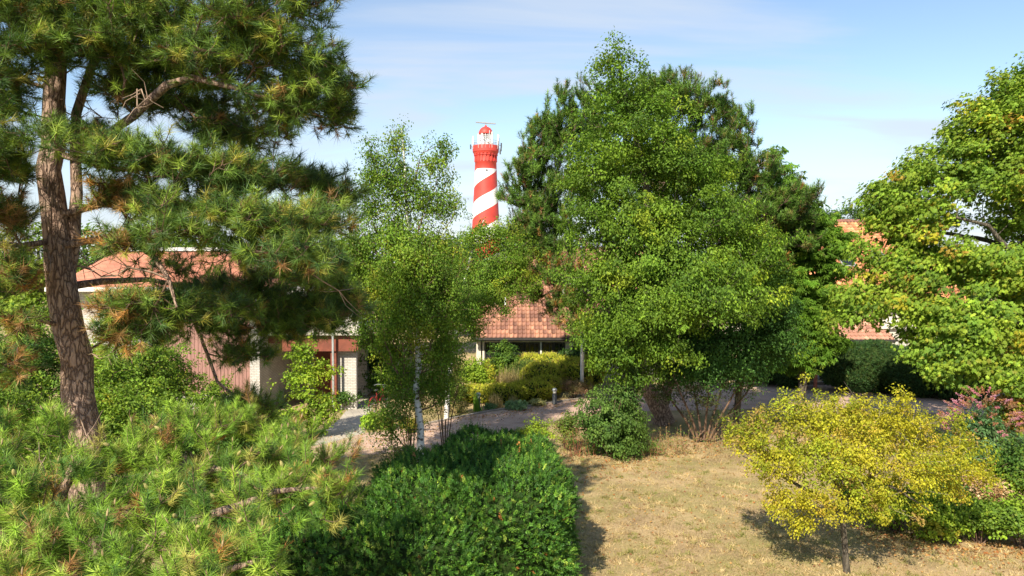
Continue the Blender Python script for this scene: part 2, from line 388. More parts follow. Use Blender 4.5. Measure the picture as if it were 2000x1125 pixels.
def pine(name, label, base, trunks, blobs, n_att, seed, per=4, spread=0.3, nn=60, ln=0.11, wd=0.006, pal=None, up=0.2, step=0.4, shell=0.3, jag=0.25, tipup=0.6, brownf=None, bark=None, cones=0, sag=0.05, limbs=(), shoot=.14, cone=(25, 80), jit=.09, sides=10, keep=None, wp=.25, deadn=0, r0=0.005, expo=2.5, rmax=.035, pw=.8):
    rng = np.random.default_rng(seed)
    t = thing(name, label, 'tree', tuple(base))
    att = blob_pts(rng, blobs, n_att, shell, jag, pw); att = att[att[:, 2] > 0.3]
    if keep is not None: att = att[keep(att)]
    g = grow(rng, list(trunks) + list(limbs), att, step=step, up=up, sag=sag, wp=wp, jit=jit, r0=r0, expo=expo, rmax=rmax)
    A, par, rad, ch, nt_, tips = g
    # side twigs carrying tufts
    m = len(att); idx = np.repeat(np.arange(m), per)
    pr = nrm(att - A[par[tips]])
    dv = nrm(pr[idx] * 0.8 + nrm(rng.normal(size=(m * per, 3))) * 0.9 + np.array([0, 0, tipup]))
    ll = spread * (0.45 + 0.8 * rng.random(m * per))
    root = att[idx] - pr[idx] * (rng.random(m * per) * spread * .9)[:, None]
    tip = root + dv * ll[:, None]
    tr, br = chains(*g[:5])
    br += [([root[i], (root[i] + tip[i]) / 2 - np.array([0, 0, .02]), tip[i]], [r0 * 1.3, r0 * 1.1, r0 * .8]) for i in range(len(tip))]
    dl = []
    for i in range(deadn):   # bare dead twigs near the stem
        j = int(rng.integers(0, nt_)); a0 = A[j]; dr = nrm(np.array([rng.normal(), rng.normal() - .5, rng.normal() * .35])); l = .4 + .9 * rng.random()
        q = [a0 + dr * l * u + np.array([0, 0, -.3 * l * u * u]) + rng.normal(size=3) * .05 for u in np.linspace(0, 1, 6)]
        dl.append((q, list(np.linspace(.016, .004, 6))))
        for _ in range(3):
            s = q[int(rng.integers(2, 5))]; e = nrm(dr + rng.normal(size=3) * .7) * l * .4; dl.append(([s, s + e * .5 + rng.normal(size=3) * .03, s + e], [.008, .005, .003]))
    tubemesh('trunk', tr, bark or B_pine, t, 14); tubemesh('branches', br, B_twig, t, sides - 2)
    if dl: tubemesh('dead_twigs', dl, B_dead, t, 5)
    br_mask = brownf(tip, rng) if brownf else None
    td = nrm(dv + np.array([0, 0, tipup * .6]))
    v, f, c = tufts(rng, tip, td, nn, ln, wd, pal, cone, shoot, br_mask)
    npmesh('crown', v, f, M_needle, t, c)
    return t, tip, td

def sfn(p, lump):
    c, s, e = lump; q = np.abs((p - c) / s); return (q ** e).sum(1) ** (1 / e)
M_core = mat('hedge_twigs', (0.03, 0.05, 0.014), 1.0, 0.5, 9, 0.8, spec=0)
def hedge(name, label, lumps, n, seed, per=10, L=.16, size=.045, pal=((.05, .12, .02, 1),), cat='hedge', wig=.05, wid=1.0, rnd=.6, upb=.4, shape='kite', group=None, corescale=.86, wf=2.2, parent=None, cvar=.2, stems=None, side=.75):
    rng = np.random.default_rng(seed)
    lumps = [(np.asarray(c, float), np.asarray(s, float), e) for c, s, e in lumps]
    base = np.array([np.mean([l[0][0] for l in lumps]), np.mean([l[0][1] for l in lumps]), 0])
    t = thing(name, label, cat, tuple(base), group=group)
    area = np.array([l[1][0] * l[1][2] + l[1][1] * l[1][2] + l[1][0] * l[1][1] for l in lumps]); area /= area.sum()
    PT = []; NR = []
    for li, l in enumerate(lumps):
        want = int(n * area[li]); got = 0
        while got < want:
            q = l[0] + (rng.random((want * 6, 3)) * 2.2 - 1.1) * l[1]
            c = l[0]
            wv = wig * (np.sin(q[:, 0] * wf + 1.3) * np.sin(q[:, 1] * wf * 1.1) + .6 * np.sin(q[:, 2] * wf * 1.7 + q[:, 0] * wf * 1.3) + .5 * np.sin(q[:, 0] * wf * 3.1 + q[:, 2] * 2.3 * wf))
            s = sfn(q, l) - wv
            m = (s > .84) & (s < 1.0) & (q[:, 2] > 0.03)
            for lj, k in enumerate(lumps):
                if lj != li: m &= sfn(q, k) > .85
            q = q[m]
            if len(q) == 0: break
            u = (q - c) / l[1]; g = nrm(np.sign(u) * np.abs(u) ** (l[2] - 1) / l[1])
            q = q[:want - got]; g = g[:len(q)]; PT.append(q); NR.append(g); got += len(q)
    p = np.concatenate(PT); g = np.concatenate(NR); m = len(p)
    d = nrm(g + np.array([0, 0, upb]) + rng.normal(size=(m, 3)) * rnd)
    sdv = nrm(np.cross(d, g + rng.normal(size=(m, 3)) * .5 + 1e-3)); idx = np.repeat(np.arange(m), per)
    k = np.tile(np.arange(per) / per, m); sg = np.tile(np.where(np.arange(per) % 2 == 0, 1., -1.), m)
    Ls = (L * (.55 + 1.1 * rng.random(m) ** 2.2))[idx]
    pos = p[idx] + d[idx] * (k * Ls)[:, None]
    dr = d[idx] * .8 + sdv[idx] * (sg * side)[:, None] + rng.normal(size=(m * per, 3)) * .2
    nor = nrm(np.cross(d, sdv))[idx]; nor = np.where((nor * g[idx]).sum(1, keepdims=True) < 0, -nor, nor) + rng.normal(size=(m * per, 3)) * .25
    cc = palette(rng, pal, m)
    col = cc[idx] * (1 + cvar * rng.normal(size=(m, 1)))[idx] * (1 + .15 * rng.normal(size=(m * per, 1)))
    v, f, c = build_leaves(pos, nrm(nor), dr, size * (1.15 - .5 * k), shape, np.clip(col, .004, .85), wid)
    npmesh('foliage', v, f, M_hleaf, t, c)
    bm = bmesh.new()
    for l in lumps:
        r = bmesh.ops.create_icosphere(bm, subdivisions=4, radius=1)
        for vv in r['verts']:
            u = np.array(vv.co); s = (np.abs(u) ** l[2]).sum() ** (1 / l[2]); q = l[0] + u / s * l[1] * corescale
            vv.co = (q[0] - base[0], q[1] - base[1], max(q[2], 0.0))
    bmobj('inner_twigs', bm, M_core, t, smooth=True)
    return t

# ------------------------------------------------------------------ setting: ground, paths
def groundmat():
    m = bpy.data.materials.new('dry_lawn'); m.use_nodes = True; t = m.node_tree; b = t.nodes['Principled BSDF']; b.inputs['Roughness'].default_value = 1; b.inputs['Specular IOR Level'].default_value = .1
    tc = t.nodes.new('ShaderNodeTexCoord')
    def noise(sc, det=6, ro=.6):
        n = t.nodes.new('ShaderNodeTexNoise'); n.inputs['Scale'].default_value = sc; n.inputs['Detail'].default_value = det; n.inputs['Roughness'].default_value = ro; t.links.new(tc.outputs['Object'], n.inputs[0]); return n.outputs[0]
    def ramp(x, a, b_, c1, c2):
        r = t.nodes.new('ShaderNodeValToRGB'); t.links.new(x, r.inputs[0]); r.color_ramp.elements[0].position = a; r.color_ramp.elements[1].position = b_; r.color_ramp.elements[0].color = (*c1, 1); r.color_ramp.elements[1].color = (*c2, 1); return r.outputs[0]
    def mix(f, a, b_):
        x = t.nodes.new('ShaderNodeMix'); x.data_type = 'RGBA'
        if isinstance(f, float): x.inputs[0].default_value = f
        else: t.links.new(f, x.inputs[0])
        t.links.new(a, x.inputs[6]); t.links.new(b_, x.inputs[7]); return x.outputs[2]
    straw = ramp(noise(14, 8, .75), .3, .7, (.36, .25, .135), (.60, .45, .25))
    soil = ramp(noise(30, 6, .7), .3, .7, (.17, .115, .07), (.34, .235, .14))
    green = ramp(noise(20, 6, .7), .3, .7, (.17, .17, .05), (.33, .30, .11))
    f1 = ramp(noise(.45, 7, .7), .42, .62, (0, 0, 0), (.85, .85, .85)); f2 = ramp(noise(.8, 8, .75), .46, .66, (0, 0, 0), (.8, .8, .8))
    c = mix(f1, straw, green); c = mix(f2, c, soil)
    t.links.new(c, b.inputs['Base Color'])
    bp = t.nodes.new('ShaderNodeBump'); bp.inputs['Strength'].default_value = .8; bp.inputs['Distance'].default_value = .04; t.links.new(noise(28, 8, .8), bp.inputs['Height']); t.links.new(bp.outputs[0], b.inputs['Normal'])
    return m
def brickmat(name, c1, c2, mort, bw, bh, ms=.01, rot=0, off=.5, bump=.4, rough=.85, axes='xy'):
    m = bpy.data.materials.new(name); m.use_nodes = True; t = m.node_tree; b = t.nodes['Principled BSDF']; b.inputs['Roughness'].default_value = rough; b.inputs['Specular IOR Level'].default_value = .3
    tc = t.nodes.new('ShaderNodeTexCoord'); mp = t.nodes.new('ShaderNodeMapping')
    if axes == 'xz':
        sp = t.nodes.new('ShaderNodeSeparateXYZ'); cb = t.nodes.new('ShaderNodeCombineXYZ'); t.links.new(tc.outputs['Object'], sp.inputs[0])
        t.links.new(mth(t, 'ADD', sp.outputs[0], sp.outputs[1]), cb.inputs[0]); t.links.new(sp.outputs[2], cb.inputs[1]); t.links.new(cb.outputs[0], mp.inputs[0])
    else: t.links.new(tc.outputs['Object'], mp.inputs[0])
    mp.inputs['Rotation'].default_value = (0, 0, rot)
    k = t.nodes.new('ShaderNodeTexBrick'); t.links.new(mp.outputs[0], k.inputs[0]); k.inputs['Scale'].default_value = 1; k.inputs['Brick Width'].default_value = bw; k.inputs['Row Height'].default_value = bh; k.inputs['Mortar Size'].default_value = ms; k.offset = off
    k.inputs['Color1'].default_value = (*c1, 1); k.inputs['Color2'].default_value = (*c2, 1); k.inputs['Mortar'].default_value = (*mort, 1)
    n = t.nodes.new('ShaderNodeTexNoise'); n.inputs['Scale'].default_value = 1.3; n.inputs['Detail'].default_value = 8; t.links.new(tc.outputs['Object'], n.inputs[0])
    r = t.nodes.new('ShaderNodeMapRange'); t.links.new(n.outputs[0], r.inputs[0]); r.inputs[3].default_value = .55; r.inputs[4].default_value = 1.35
    x = t.nodes.new('ShaderNodeMix'); x.data_type = 'RGBA'; x.blend_type = 'MULTIPLY'; x.inputs[0].default_value = 1; t.links.new(k.outputs[0], x.inputs[6]); t.links.new(r.outputs[0], x.inputs[7]); t.links.new(x.outputs[2], b.inputs['Base Color'])
    bp = t.nodes.new('ShaderNodeBump'); bp.inputs['Strength'].default_value = bump; bp.inputs['Distance'].default_value = .01; bp.invert = True; t.links.new(k.outputs['Fac'], bp.inputs['Height']); t.links.new(bp.outputs[0], b.inputs['Normal'])
    return m
def sheet(name, pts, z, m):
    bm = bmesh.new(); bm.faces.new([bm.verts.new((p[0], p[1], z)) for p in pts]); bmesh.ops.triangulate(bm, faces=bm.faces[:])
    bmesh.ops.recalc_face_normals(bm, faces=bm.faces)
    return tag(bmobj(name, bm, m), kind='structure')
sheet('ground', [(-1500, -60), (1500, -60), (1500, 3000), (-1500, 3000)], 0, groundmat())
MT_pave = brickmat('paving_brick', (.60, .41, .31), (.50, .33, .25), (.42, .31, .25), .21, .105, .012, R(12), bump=.3)
MT_slab = brickmat('paving_slab', (.50, .45, .37), (.44, .39, .33), (.36, .31, .26), .3, .3, .012, R(70), bump=.3)
main = [(520, 900), (620, 862), (715, 846), (780, 838), (830, 830), (900, 816), (960, 804), (1060, 791), (1140, 779), (1300, 768), (1500, 752), (1700, 752), (2100, 758),
        (2100, 812), (1700, 806), (1500, 798), (1300, 802), (1140, 808), (1040, 835), (950, 852), (850, 874), (740, 886), (680, 892), (540, 915)]
sheet('brick_path', [G(*p)[:2] for p in main], .004, MT_pave)
sheet('side_path', [G(*p)[:2] for p in [(700, 775), (716, 772), (728, 785), (722, 810), (712, 846), (640, 866), (600, 872), (630, 845), (662, 820), (682, 795)]], .008, MT_slab)
# low kerb edging along the far side of the path
def poly_strip(name, px, wd, hgt, m):
    pts = np.array([G(*p)[:2] for p in px]); V = []; Fc = []
    q = []
    for a, b in zip(pts, pts[1:]):
        for u in np.linspace(0, 1, 5)[:-1]: q.append(a * (1 - u) + b * u)
    q.append(pts[-1]); q = np.array(q); tg = np.gradient(q, axis=0); tg /= np.linalg.norm(tg, axis=1)[:, None]; nn_ = np.stack([-tg[:, 1], tg[:, 0]], 1) * wd / 2
    for a, b in zip(q, nn_): V += [(a[0] - b[0], a[1] - b[1], 0), (a[0] - b[0], a[1] - b[1], hgt), (a[0] + b[0], a[1] + b[1], hgt), (a[0] + b[0], a[1] + b[1], 0)]
    for i in range(len(q) - 1):
        for j in range(3): k = i * 4 + j; Fc.append((k, k + 1, k + 5, k + 4))
    return tag(npmesh(name, np.array(V), np.array(Fc), m), kind='structure')
MT_kerb = mat('kerb_stone', (.34, .29, .25), .9, .2, 5, .3)
poly_strip('path_kerb', [(760, 842), (830, 829), (900, 815), (960, 803), (1060, 790), (1140, 778)], .1, .06, MT_kerb)
poly_strip('far_kerb', [(1380, 757), (1500, 751), (1620, 751), (1760, 751)], .15, .14, MT_kerb)

# ------------------------------------------------------------------ lighthouse
MT_red = mat('red_paint', (.52, .05, .035), .55, .12, .6, .1)
MT_white = mat('white_paint', (.80, .80, .78), .55, .05, .8, .1)
MT_dark = mat('dark_metal', (.05, .055, .06), .5, .2, 6, .1)
MT_grey = mat('grey_metal', (.34, .36, .37), .5, .15, 6, .1, metal=.3)
MT_glass = mat('window_glass', (.015, .018, .02), .06, .2, .7, .03, spec=.8)
def lighthouse():
    D = 190.0; px = lambda y: Z(y, D)
    bx_, by_ = X(949, D), D
    t = thing('lighthouse', 'round red and white spiral striped lighthouse with red lantern dome', 'lighthouse', (bx_, by_, 0))
    m = MT_red.copy(); m.name = 'spiral_paint'; nt = m.node_tree; b = nt.nodes['Principled BSDF']
    src = b.inputs['Base Color'].links[0].from_socket
    tc = nt.nodes.new('ShaderNodeTexCoord'); sp = nt.nodes.new('ShaderNodeSeparateXYZ'); nt.links.new(tc.outputs['Object'], sp.inputs[0])
    an = mth(nt, 'DIVIDE', mth(nt, 'ARCTAN2', sp.outputs[0], mth(nt, 'MULTIPLY', sp.outputs[1], -1)), 2 * PI)   # 0 towards camera, + to the right
    per = 8.0; z0 = px(350)
    ph = mth(nt, 'SUBTRACT', mth(nt, 'DIVIDE', mth(nt, 'SUBTRACT', sp.outputs[2], z0), per), mth(nt, 'MULTIPLY', an, 1.32))
    fr = mth(nt, 'FRACT', mth(nt, 'ADD', ph, 1000.0))
    red = mth(nt, 'GREATER_THAN', fr, 0.5); top = mth(nt, 'GREATER_THAN', sp.outputs[2], px(331)); fac = mth(nt, 'MAXIMUM', red, top)
    # weathering streaks
    n = nt.nodes.new('ShaderNodeTexNoise'); mp = nt.nodes.new('ShaderNodeMapping'); nt.links.new(tc.outputs['Object'], mp.inputs[0]); mp.inputs['Scale'].default_value = (1.6, 1.6, .12); nt.links.new(mp.outputs[0], n.inputs[0]); n.inputs['Scale'].default_value = 1; n.inputs['Detail'].default_value = 6
    wr = nt.nodes.new('ShaderNodeValToRGB'); nt.links.new(n.outputs[0], wr.inputs[0]); wr.color_ramp.elements[0].color = (.62, .60, .56, 1); wr.color_ramp.elements[1].color = (.83, .82, .79, 1); wr.color_ramp.elements[0].position = .25; wr.color_ramp.elements[1].position = .5
    x = nt.nodes.new('ShaderNodeMix'); x.data_type = 'RGBA'; nt.links.new(fac, x.inputs[0]); nt.links.new(wr.outputs[0], x.inputs[6]); nt.links.new(src, x.inputs[7]); nt.links.new(x.outputs[2], b.inputs['Base Color'])
    k = D / FPX
    bm = bmesh.new(); lathe(bm, [(37 * k, 0), (26.5 * k, px(440)), (24.5 * k, px(400)), (21.2 * k, px(331)), (20.8 * k, px(318)), (21.3 * k, px(317.6)), (21.3 * k, px(316.4)), (20.8 * k, px(316)), (20.6 * k, px(304))], 96); bmobj('tower', bm, m, t, smooth=True)
    # corbel frieze: arches and pilasters under the gallery
    bm = bmesh.new()
    for i in range(20):
        a = 2 * PI * i / 20; r = 21.0 * k
        for dz, hh, ww, oo in ((px(316), .2, .5, .16), (px(314), 1.2, .22, .14), (px(304.5), .45, .5, .3)):
            v0 = len(bm.verts); bx(bm, -ww / 2, ww / 2, r - .25, r + oo, dz, dz + hh); bm.verts.ensure_lookup_table()
            for vv in bm.verts[v0:]:
                xx, yy = vv.co.x, vv.co.y; vv.co.x = xx * math.cos(a) - yy * math.sin(a); vv.co.y = xx * math.sin(a) + yy * math.cos(a)
        prev = None
        for j in range(7):     # arch between pilasters
            aa = a + 2 * PI / 20 * j / 6; zz = px(309.5) + .75 * math.sin(PI * j / 6)
            q = [(rr * math.cos(aa), rr * math.sin(aa), zz + h) for rr, h in ((r - .1, 0), (r + .13, 0), (r + .13, .22), (r - .1, .22))]
            q = [bm.verts.new(c_) for c_ in q]
            if prev:
                for e in range(4): bm.faces.new((prev[e], prev[(e + 1) % 4], q[(e + 1) % 4], q[e]))
            prev = q
    bmobj('corbels', bm, MT_red, t)
    bm = bmesh.new(); lathe(bm, [(20.6 * k, px(304)), (23.5 * k, px(301)), (24.2 * k, px(299)), (25.5 * k, px(297)), (25.5 * k, px(285.5)), (24 * k, px(285)), (5 * k, px(285.2))], 64); bmobj('gallery', bm, MT_red, t, smooth=False)
    # gallery railing
    lst = []; r = 25 * k; zt = px(285)
    for i in range(28):
        a = 2 * PI * i / 28; lst.append(([(r * math.cos(a), r * math.sin(a), zt), (r * math.cos(a), r * math.sin(a), zt + 1.1)], [.04, .04]))
    for h in (.55, 1.1): lst.append(([(r * math.cos(a), r * math.sin(a), zt + h) for a in np.linspace(0, 2 * PI, 49)], [.035] * 49))
    tubes('railing', lst, MT_grey, t)
    # lantern
    bm = bmesh.new(); lathe(bm, [(14 * k, zt), (14 * k, zt + 1.0)], 24); bmobj('lantern_base', bm, MT_white, t)
    rl = 13.0 * k; z1 = zt + 1.0; z2 = px(262)
    mg = mat('lantern_glass', (.75, .8, .8), .03, .05, 1, 0); bb = mg.node_tree.nodes['Principled BSDF']; bb.inputs['Transmission Weight'].default_value = .9; bb.inputs['IOR'].default_value = 1.1
    bm = bmesh.new(); lathe(bm, [(rl - .05, z1), (rl - .05, z2)], 16, cap=False); bmobj('lantern_glazing', bm, mg, t)
    lst = []
    for i in range(16):
        a = 2 * PI * i / 16; lst.append(([(rl * math.cos(a), rl * math.sin(a), z1), (rl * math.cos(a), rl * math.sin(a), z2)], [.07, .07]))
    for h in np.linspace(z1, z2, 5): lst.append(([(rl * math.cos(a), rl * math.sin(a), h) for a in np.linspace(0, 2 * PI, 33)], [.06] * 33))
    tubes('lantern_frame', lst, MT_white, t)
    bm = bmesh.new(); lathe(bm, [(.3, z1), (.3, z1 + .3), (.75, z1 + .6), (.9, z1 + 1.1), (.7, z1 + 1.7), (.2, z1 + 2)], 20); bmobj('lens', bm, mat('lens_glass', (.45, .5, .5), .1, .1, 8, .1), t, smooth=True)
    bm = bmesh.new(); lathe(bm, [(14 * k, px(262.5)), (14.3 * k, px(261)), (12.8 * k, px(256)), (10 * k, px(251.5)), (6 * k, px(248.5)), (2.4 * k, px(247.5)), (2.4 * k, px(246)), (1.2 * k, px(244.5)), (.3 * k, px(244))], 32); bmobj('dome', bm, MT_red, t, smooth=True)
    # radar bar on mast
    r_ = tubes('radar_mast', [([(0, 0, px(246)), (0, 0, px(240.4))], [.12, .1])], MT_grey, t)
    bm = bmesh.new(); bx(bm, -19.5 * k, 19.5 * k, -.2, .2, -.16, .16); o = bmobj('radar_bar', bm, MT_grey, t, bevel=.05); o.location = (0, 0, px(240.1)); o.rotation_euler = (0, R(3), R(8))
    # antennas and dishes
    an_ = [(-2.2, .4, 2.3), (-2.9, .2, 2.0), (-1.6, -2.6, 2.6), (1.0, -3.0, 3.4), (1.6, -2.8, 3.1), (2.9, -1.3, 2.6), (3.25, -.4, 2.3), (3.1, .8, 2.9), (-3.1, -1.0, 2.3), (.1, -3.2, 2.2), (-.8, -3.15, 2.7)]
    for i, (x, y, h) in enumerate(an_):
        s = 3.35 / math.hypot(x, y); bm = bmesh.new(); bx(bm, x * s - .11, x * s + .11, y * s - .09, y * s + .09, zt + .2, zt + h); lathe(bm, [(.035, zt - .9), (.035, zt + .2)], 6, (x * s, y * s, 0)); bmobj('antenna', bm, MT_white if i % 3 else MT_grey, t)
    for x, y, z in ((3.9, -.3, zt - .8), (3.7, -1.2, zt - 1.7), (3.95, .3, zt + .2), (-3.8, -.4, zt - .3)):
        bm = bmesh.new(); bx(bm, x - .18, x + .18, y - .1, y + .1, z - .6, z + .6); bx(bm, min(x, x * .8), max(x, x * .8), y - .04, y + .04, z - .05, z + .05); bmobj('antenna_panel', bm, MT_dark, t)
    bm = bmesh.new(); bmesh.ops.create_uvsphere(bm, u_segments=16, v_segments=10, radius=.42); [setattr(v_, 'co', v_.co + Vector((.65, -3.0, zt + .75))) for v_ in bm.verts]; bmobj('radome', bm, MT_white, t, smooth=True)
    wx = .3; bm = bmesh.new(); bx(bm, wx - .32, wx + .32, -21.6 * k - .02, -20.5 * k, px(336.5), px(333)); wf_ = bmobj('window', bm, MT_grey, t)
    bm = bmesh.new(); bx(bm, wx - .22, wx + .22, -21.6 * k - .05, -21 * k, px(336), px(333.5)); bmobj('pane', bm, MT_dark, wf_)
lighthouse()

# ------------------------------------------------------------------ buildings
def pantiles(name, A, B, C_, parent, seed, tw=.22, th=.32, colr=((.50, .17, .075), (.40, .13, .065), (.56, .22, .10)), clip=None, dirt=.2):
    """A = eave left, B = eave right, C_ = ridge left (3d). real rolls and courses."""
    rng = np.random.default_rng(seed); A, B, C_ = [np.array(q, float) for q in (A, B, C_)]
    u = B - A; lu = np.linalg.norm(u); u /= lu; v = C_ - A; v -= u * (v @ u); lv = np.linalg.norm(v); v /= lv; n = np.cross(u, v)
    nu = int(lu / tw); nv = int(lv / th); sx = 8
    cs = np.arange(nu * sx + 1) / sx
    prof = .035 * np.cos(2 * PI * cs) + .012 * np.cos(4 * PI * cs)
    V = []; Fc = []; Cc = []
    tc_ = palette(rng, [(*c, 1) for c in colr], nu * nv).reshape(nv, nu, 3) * (1 + dirt * rng.normal(size=(nv, nu, 1)))
    for j in range(nv):
        for e, (t0, h) in enumerate(((j * th, .07), ((j + 1.08) * th, .0))):
            V.append(A + np.outer(cs * tw, u) + v * min(t0, lv) + np.outer(prof + h, n))
            Cc.append(tc_[j][np.minimum((cs).astype(int), nu - 1)])
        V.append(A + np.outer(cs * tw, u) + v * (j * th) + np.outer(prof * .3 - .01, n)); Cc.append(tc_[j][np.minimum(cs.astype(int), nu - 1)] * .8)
    m = len(cs); i = np.arange(m - 1)
    for j in range(nv):
        b = j * 3 * m; ok = np.ones(m - 1, bool)
        if clip is not None:
            mid = A + np.outer((cs[:-1] + .5 / sx) * tw, u) + v * ((j + .5) * th); ok = clip(mid)
        ii = i[ok]
        Fc.append(np.stack([b + ii, b + ii + 1, b + m + ii + 1, b + m + ii], -1)); Fc.append(np.stack([b + 2 * m + ii, b + 2 * m + ii + 1, b + ii + 1, b + ii], -1))
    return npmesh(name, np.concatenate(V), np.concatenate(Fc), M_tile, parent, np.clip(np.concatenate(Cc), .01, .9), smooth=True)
MT_wbrick = brickmat('white_brick', (.66, .62, .56), (.54, .50, .45), (.36, .33, .30), .22, .068, .012, 0, axes='xz', bump=.5)
MT_plaster = mat('cream_plaster', (.62, .57, .48), .85, .1, 2, .15)
MT_whitew = mat('white_wood', (.78, .77, .73), .5, .05, 3, .1)
MT_blackw = mat('black_frame', (.035, .03, .028), .5, .2, 5, .1)
MT_redw = mat('red_brown_wood', (.20, .055, .03), .6, .2, 3, .15)
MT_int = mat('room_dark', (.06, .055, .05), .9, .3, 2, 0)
MT_zinc = mat('zinc_gutter', (.42, .43, .42), .5, .15, 4, .1, metal=.4)

def left_house():
    D = 30.0; y0 = D; xa, xb = X(125, D), X(488, D); xc = X(760, D + 4)
    t = thing('brown_house', 'two storey house with terracotta mansard roof band and brown plank wall behind the pine', 'house', (X(350, D), D, 0))
    L0 = t.location
    def B(name, lst, m, par=t, bevel=0): 
        return boxes(name, [(a - L0.x, b - L0.x, c - L0.y, d - L0.y, e, f) for a, b, c, d, e, f in lst], m, par, bevel)
    zg = Z(562, D); zt = Z(490, D + .9)
    B('wall', [(xa, xb, y0 + .3, y0 + 3.2, 0, zg - .1), (xb + .37, X(705, D + 3), y0 + 4.2, y0 + 6, 0, zg - .1)], MT_wbrick)
    # plank cladding: boards with real gaps
    lst = []; x = X(300, D)
    while x < xb - .02:
        lst.append((x, min(x + .135, xb), y0 + .235, y0 + .3, .8, Z(605, D))); x += .15
    mp_ = mat('pink_brown_plank', (.33, .175, .145), .8, .12, 2.5, .2, stretch=(8, 8, .6))
    B('plank_cladding', lst, mp_)
    B('cladding_back', [(X(300, D), xb, y0 + .295, y0 + .305, .8, Z(604, D))], mat('board_gap', (.10, .05, .04), .9, .2, 4, 0))
    B('brick_pillar', [(xb, X(507, D), y0 - .15, y0 + 4.2, 0, zg - .1)], MT_wbrick)
    # roof band: sloped terracotta face with hipped right end
    bm = bmesh.new()
    zs = [(xa - .4, y0 - .35, zg), (X(522, D), y0 - .35, zg), (X(432, D + 1), y0 + 1.0, zt), (xa + 1.6, y0 + 1.0, zt)]
    back = [(X(522, D), y0 + 3.4, zg), (X(432, D + 1), y0 + 2.2, zt), (xa + 1.6, y0 + 2.2, zt), (xa - .4, y0 + 3.4, zg)]
    q = [bm.verts.new((a - L0.x, b - L0.y, c)) for a, b, c in zs + back]
    bm.faces.new((q[0], q[1], q[2], q[3])); bm.faces.new((q[1], q[4], q[5], q[2])); bm.faces.new((q[4], q[7], q[6], q[5])); bm.faces.new((q[7], q[0], q[3], q[6])); bm.faces.new((q[3], q[2], q[5], q[6]))
    mt = brickmat('terracotta_slate', (.50, .20, .13), (.42, .165, .11), (.30, .12, .08), .3, .16, .006, 0, axes='xz', bump=.5)
    bmobj('roof', bm, mt, t)
    B('roof_coping', [(xa + 1.5, X(432, D + 1) + .05, y0 + .9, y0 + 1.12, zt, zt + .14)], MT_whitew)
    B('gutter', [(xa - .5, X(524, D), y0 - .5, y0 - .36, zg - .13, zg + .03)], MT_whitew)
    B('soffit', [(xa - .4, X(522, D), y0 - .35, y0 + .3, zg - .12, zg - .03)], MT_whitew)
    # recessed entrance with red beam, white slab above
    xr = X(700, D + 3)
    B('slab', [(X(507, D), xr + .6, y0 + .4, y0 + 4.2, Z(655, D + .4), Z(640, D + .4))], MT_plaster)
    B('upper_wall', [(X(507, D), xr + .4, y0 + .9, y0 + 4.2, Z(640, D + .4), zg - .1)], MT_wbrick)
    B('red_beam', [(X(540, D), xr + .45, y0 + .6, y0 + .9, Z(686, D + .6), Z(655, D + .4) - .003)], MT_redw)
    B('porch_ceiling', [(X(507, D), xr + .4, y0 + .9, y0 + 4.2, Z(672, D + .6), Z(655, D + .4) - .003)], MT_redw)
    B('side_wall', [(X(655, D + .8), xr + .3, y0 + .95, y0 + 1.2, 0, Z(686, D + .6))], MT_wbrick)
    B('door', [(X(560, D), X(600, D), y0 + 4.1, y0 + 4.19, 0, 2.1)], MT_redw)
    wn = B('window', [(X(600, D + 1.0), X(640, D + 1.0), y0 + .82, y0 + .95, Z(628, D + .5), Z(592, D + .5))], MT_blackw)
    B('drainpipe', [(X(643, D), X(646.5, D), y0 + .3, y0 + .4, 0, Z(600, D))], MT_zinc)
    B('post', [(X(644, D + .7), X(655, D + .7), y0 + .7, y0 + .9, 0, Z(686, D + .6) + .002)], MT_redw)
    B('side_window', [(X(180, D), X(196, D), y0 + .2, y0 + .33, Z(640, D), Z(600, D))], MT_whitew)
left_house()

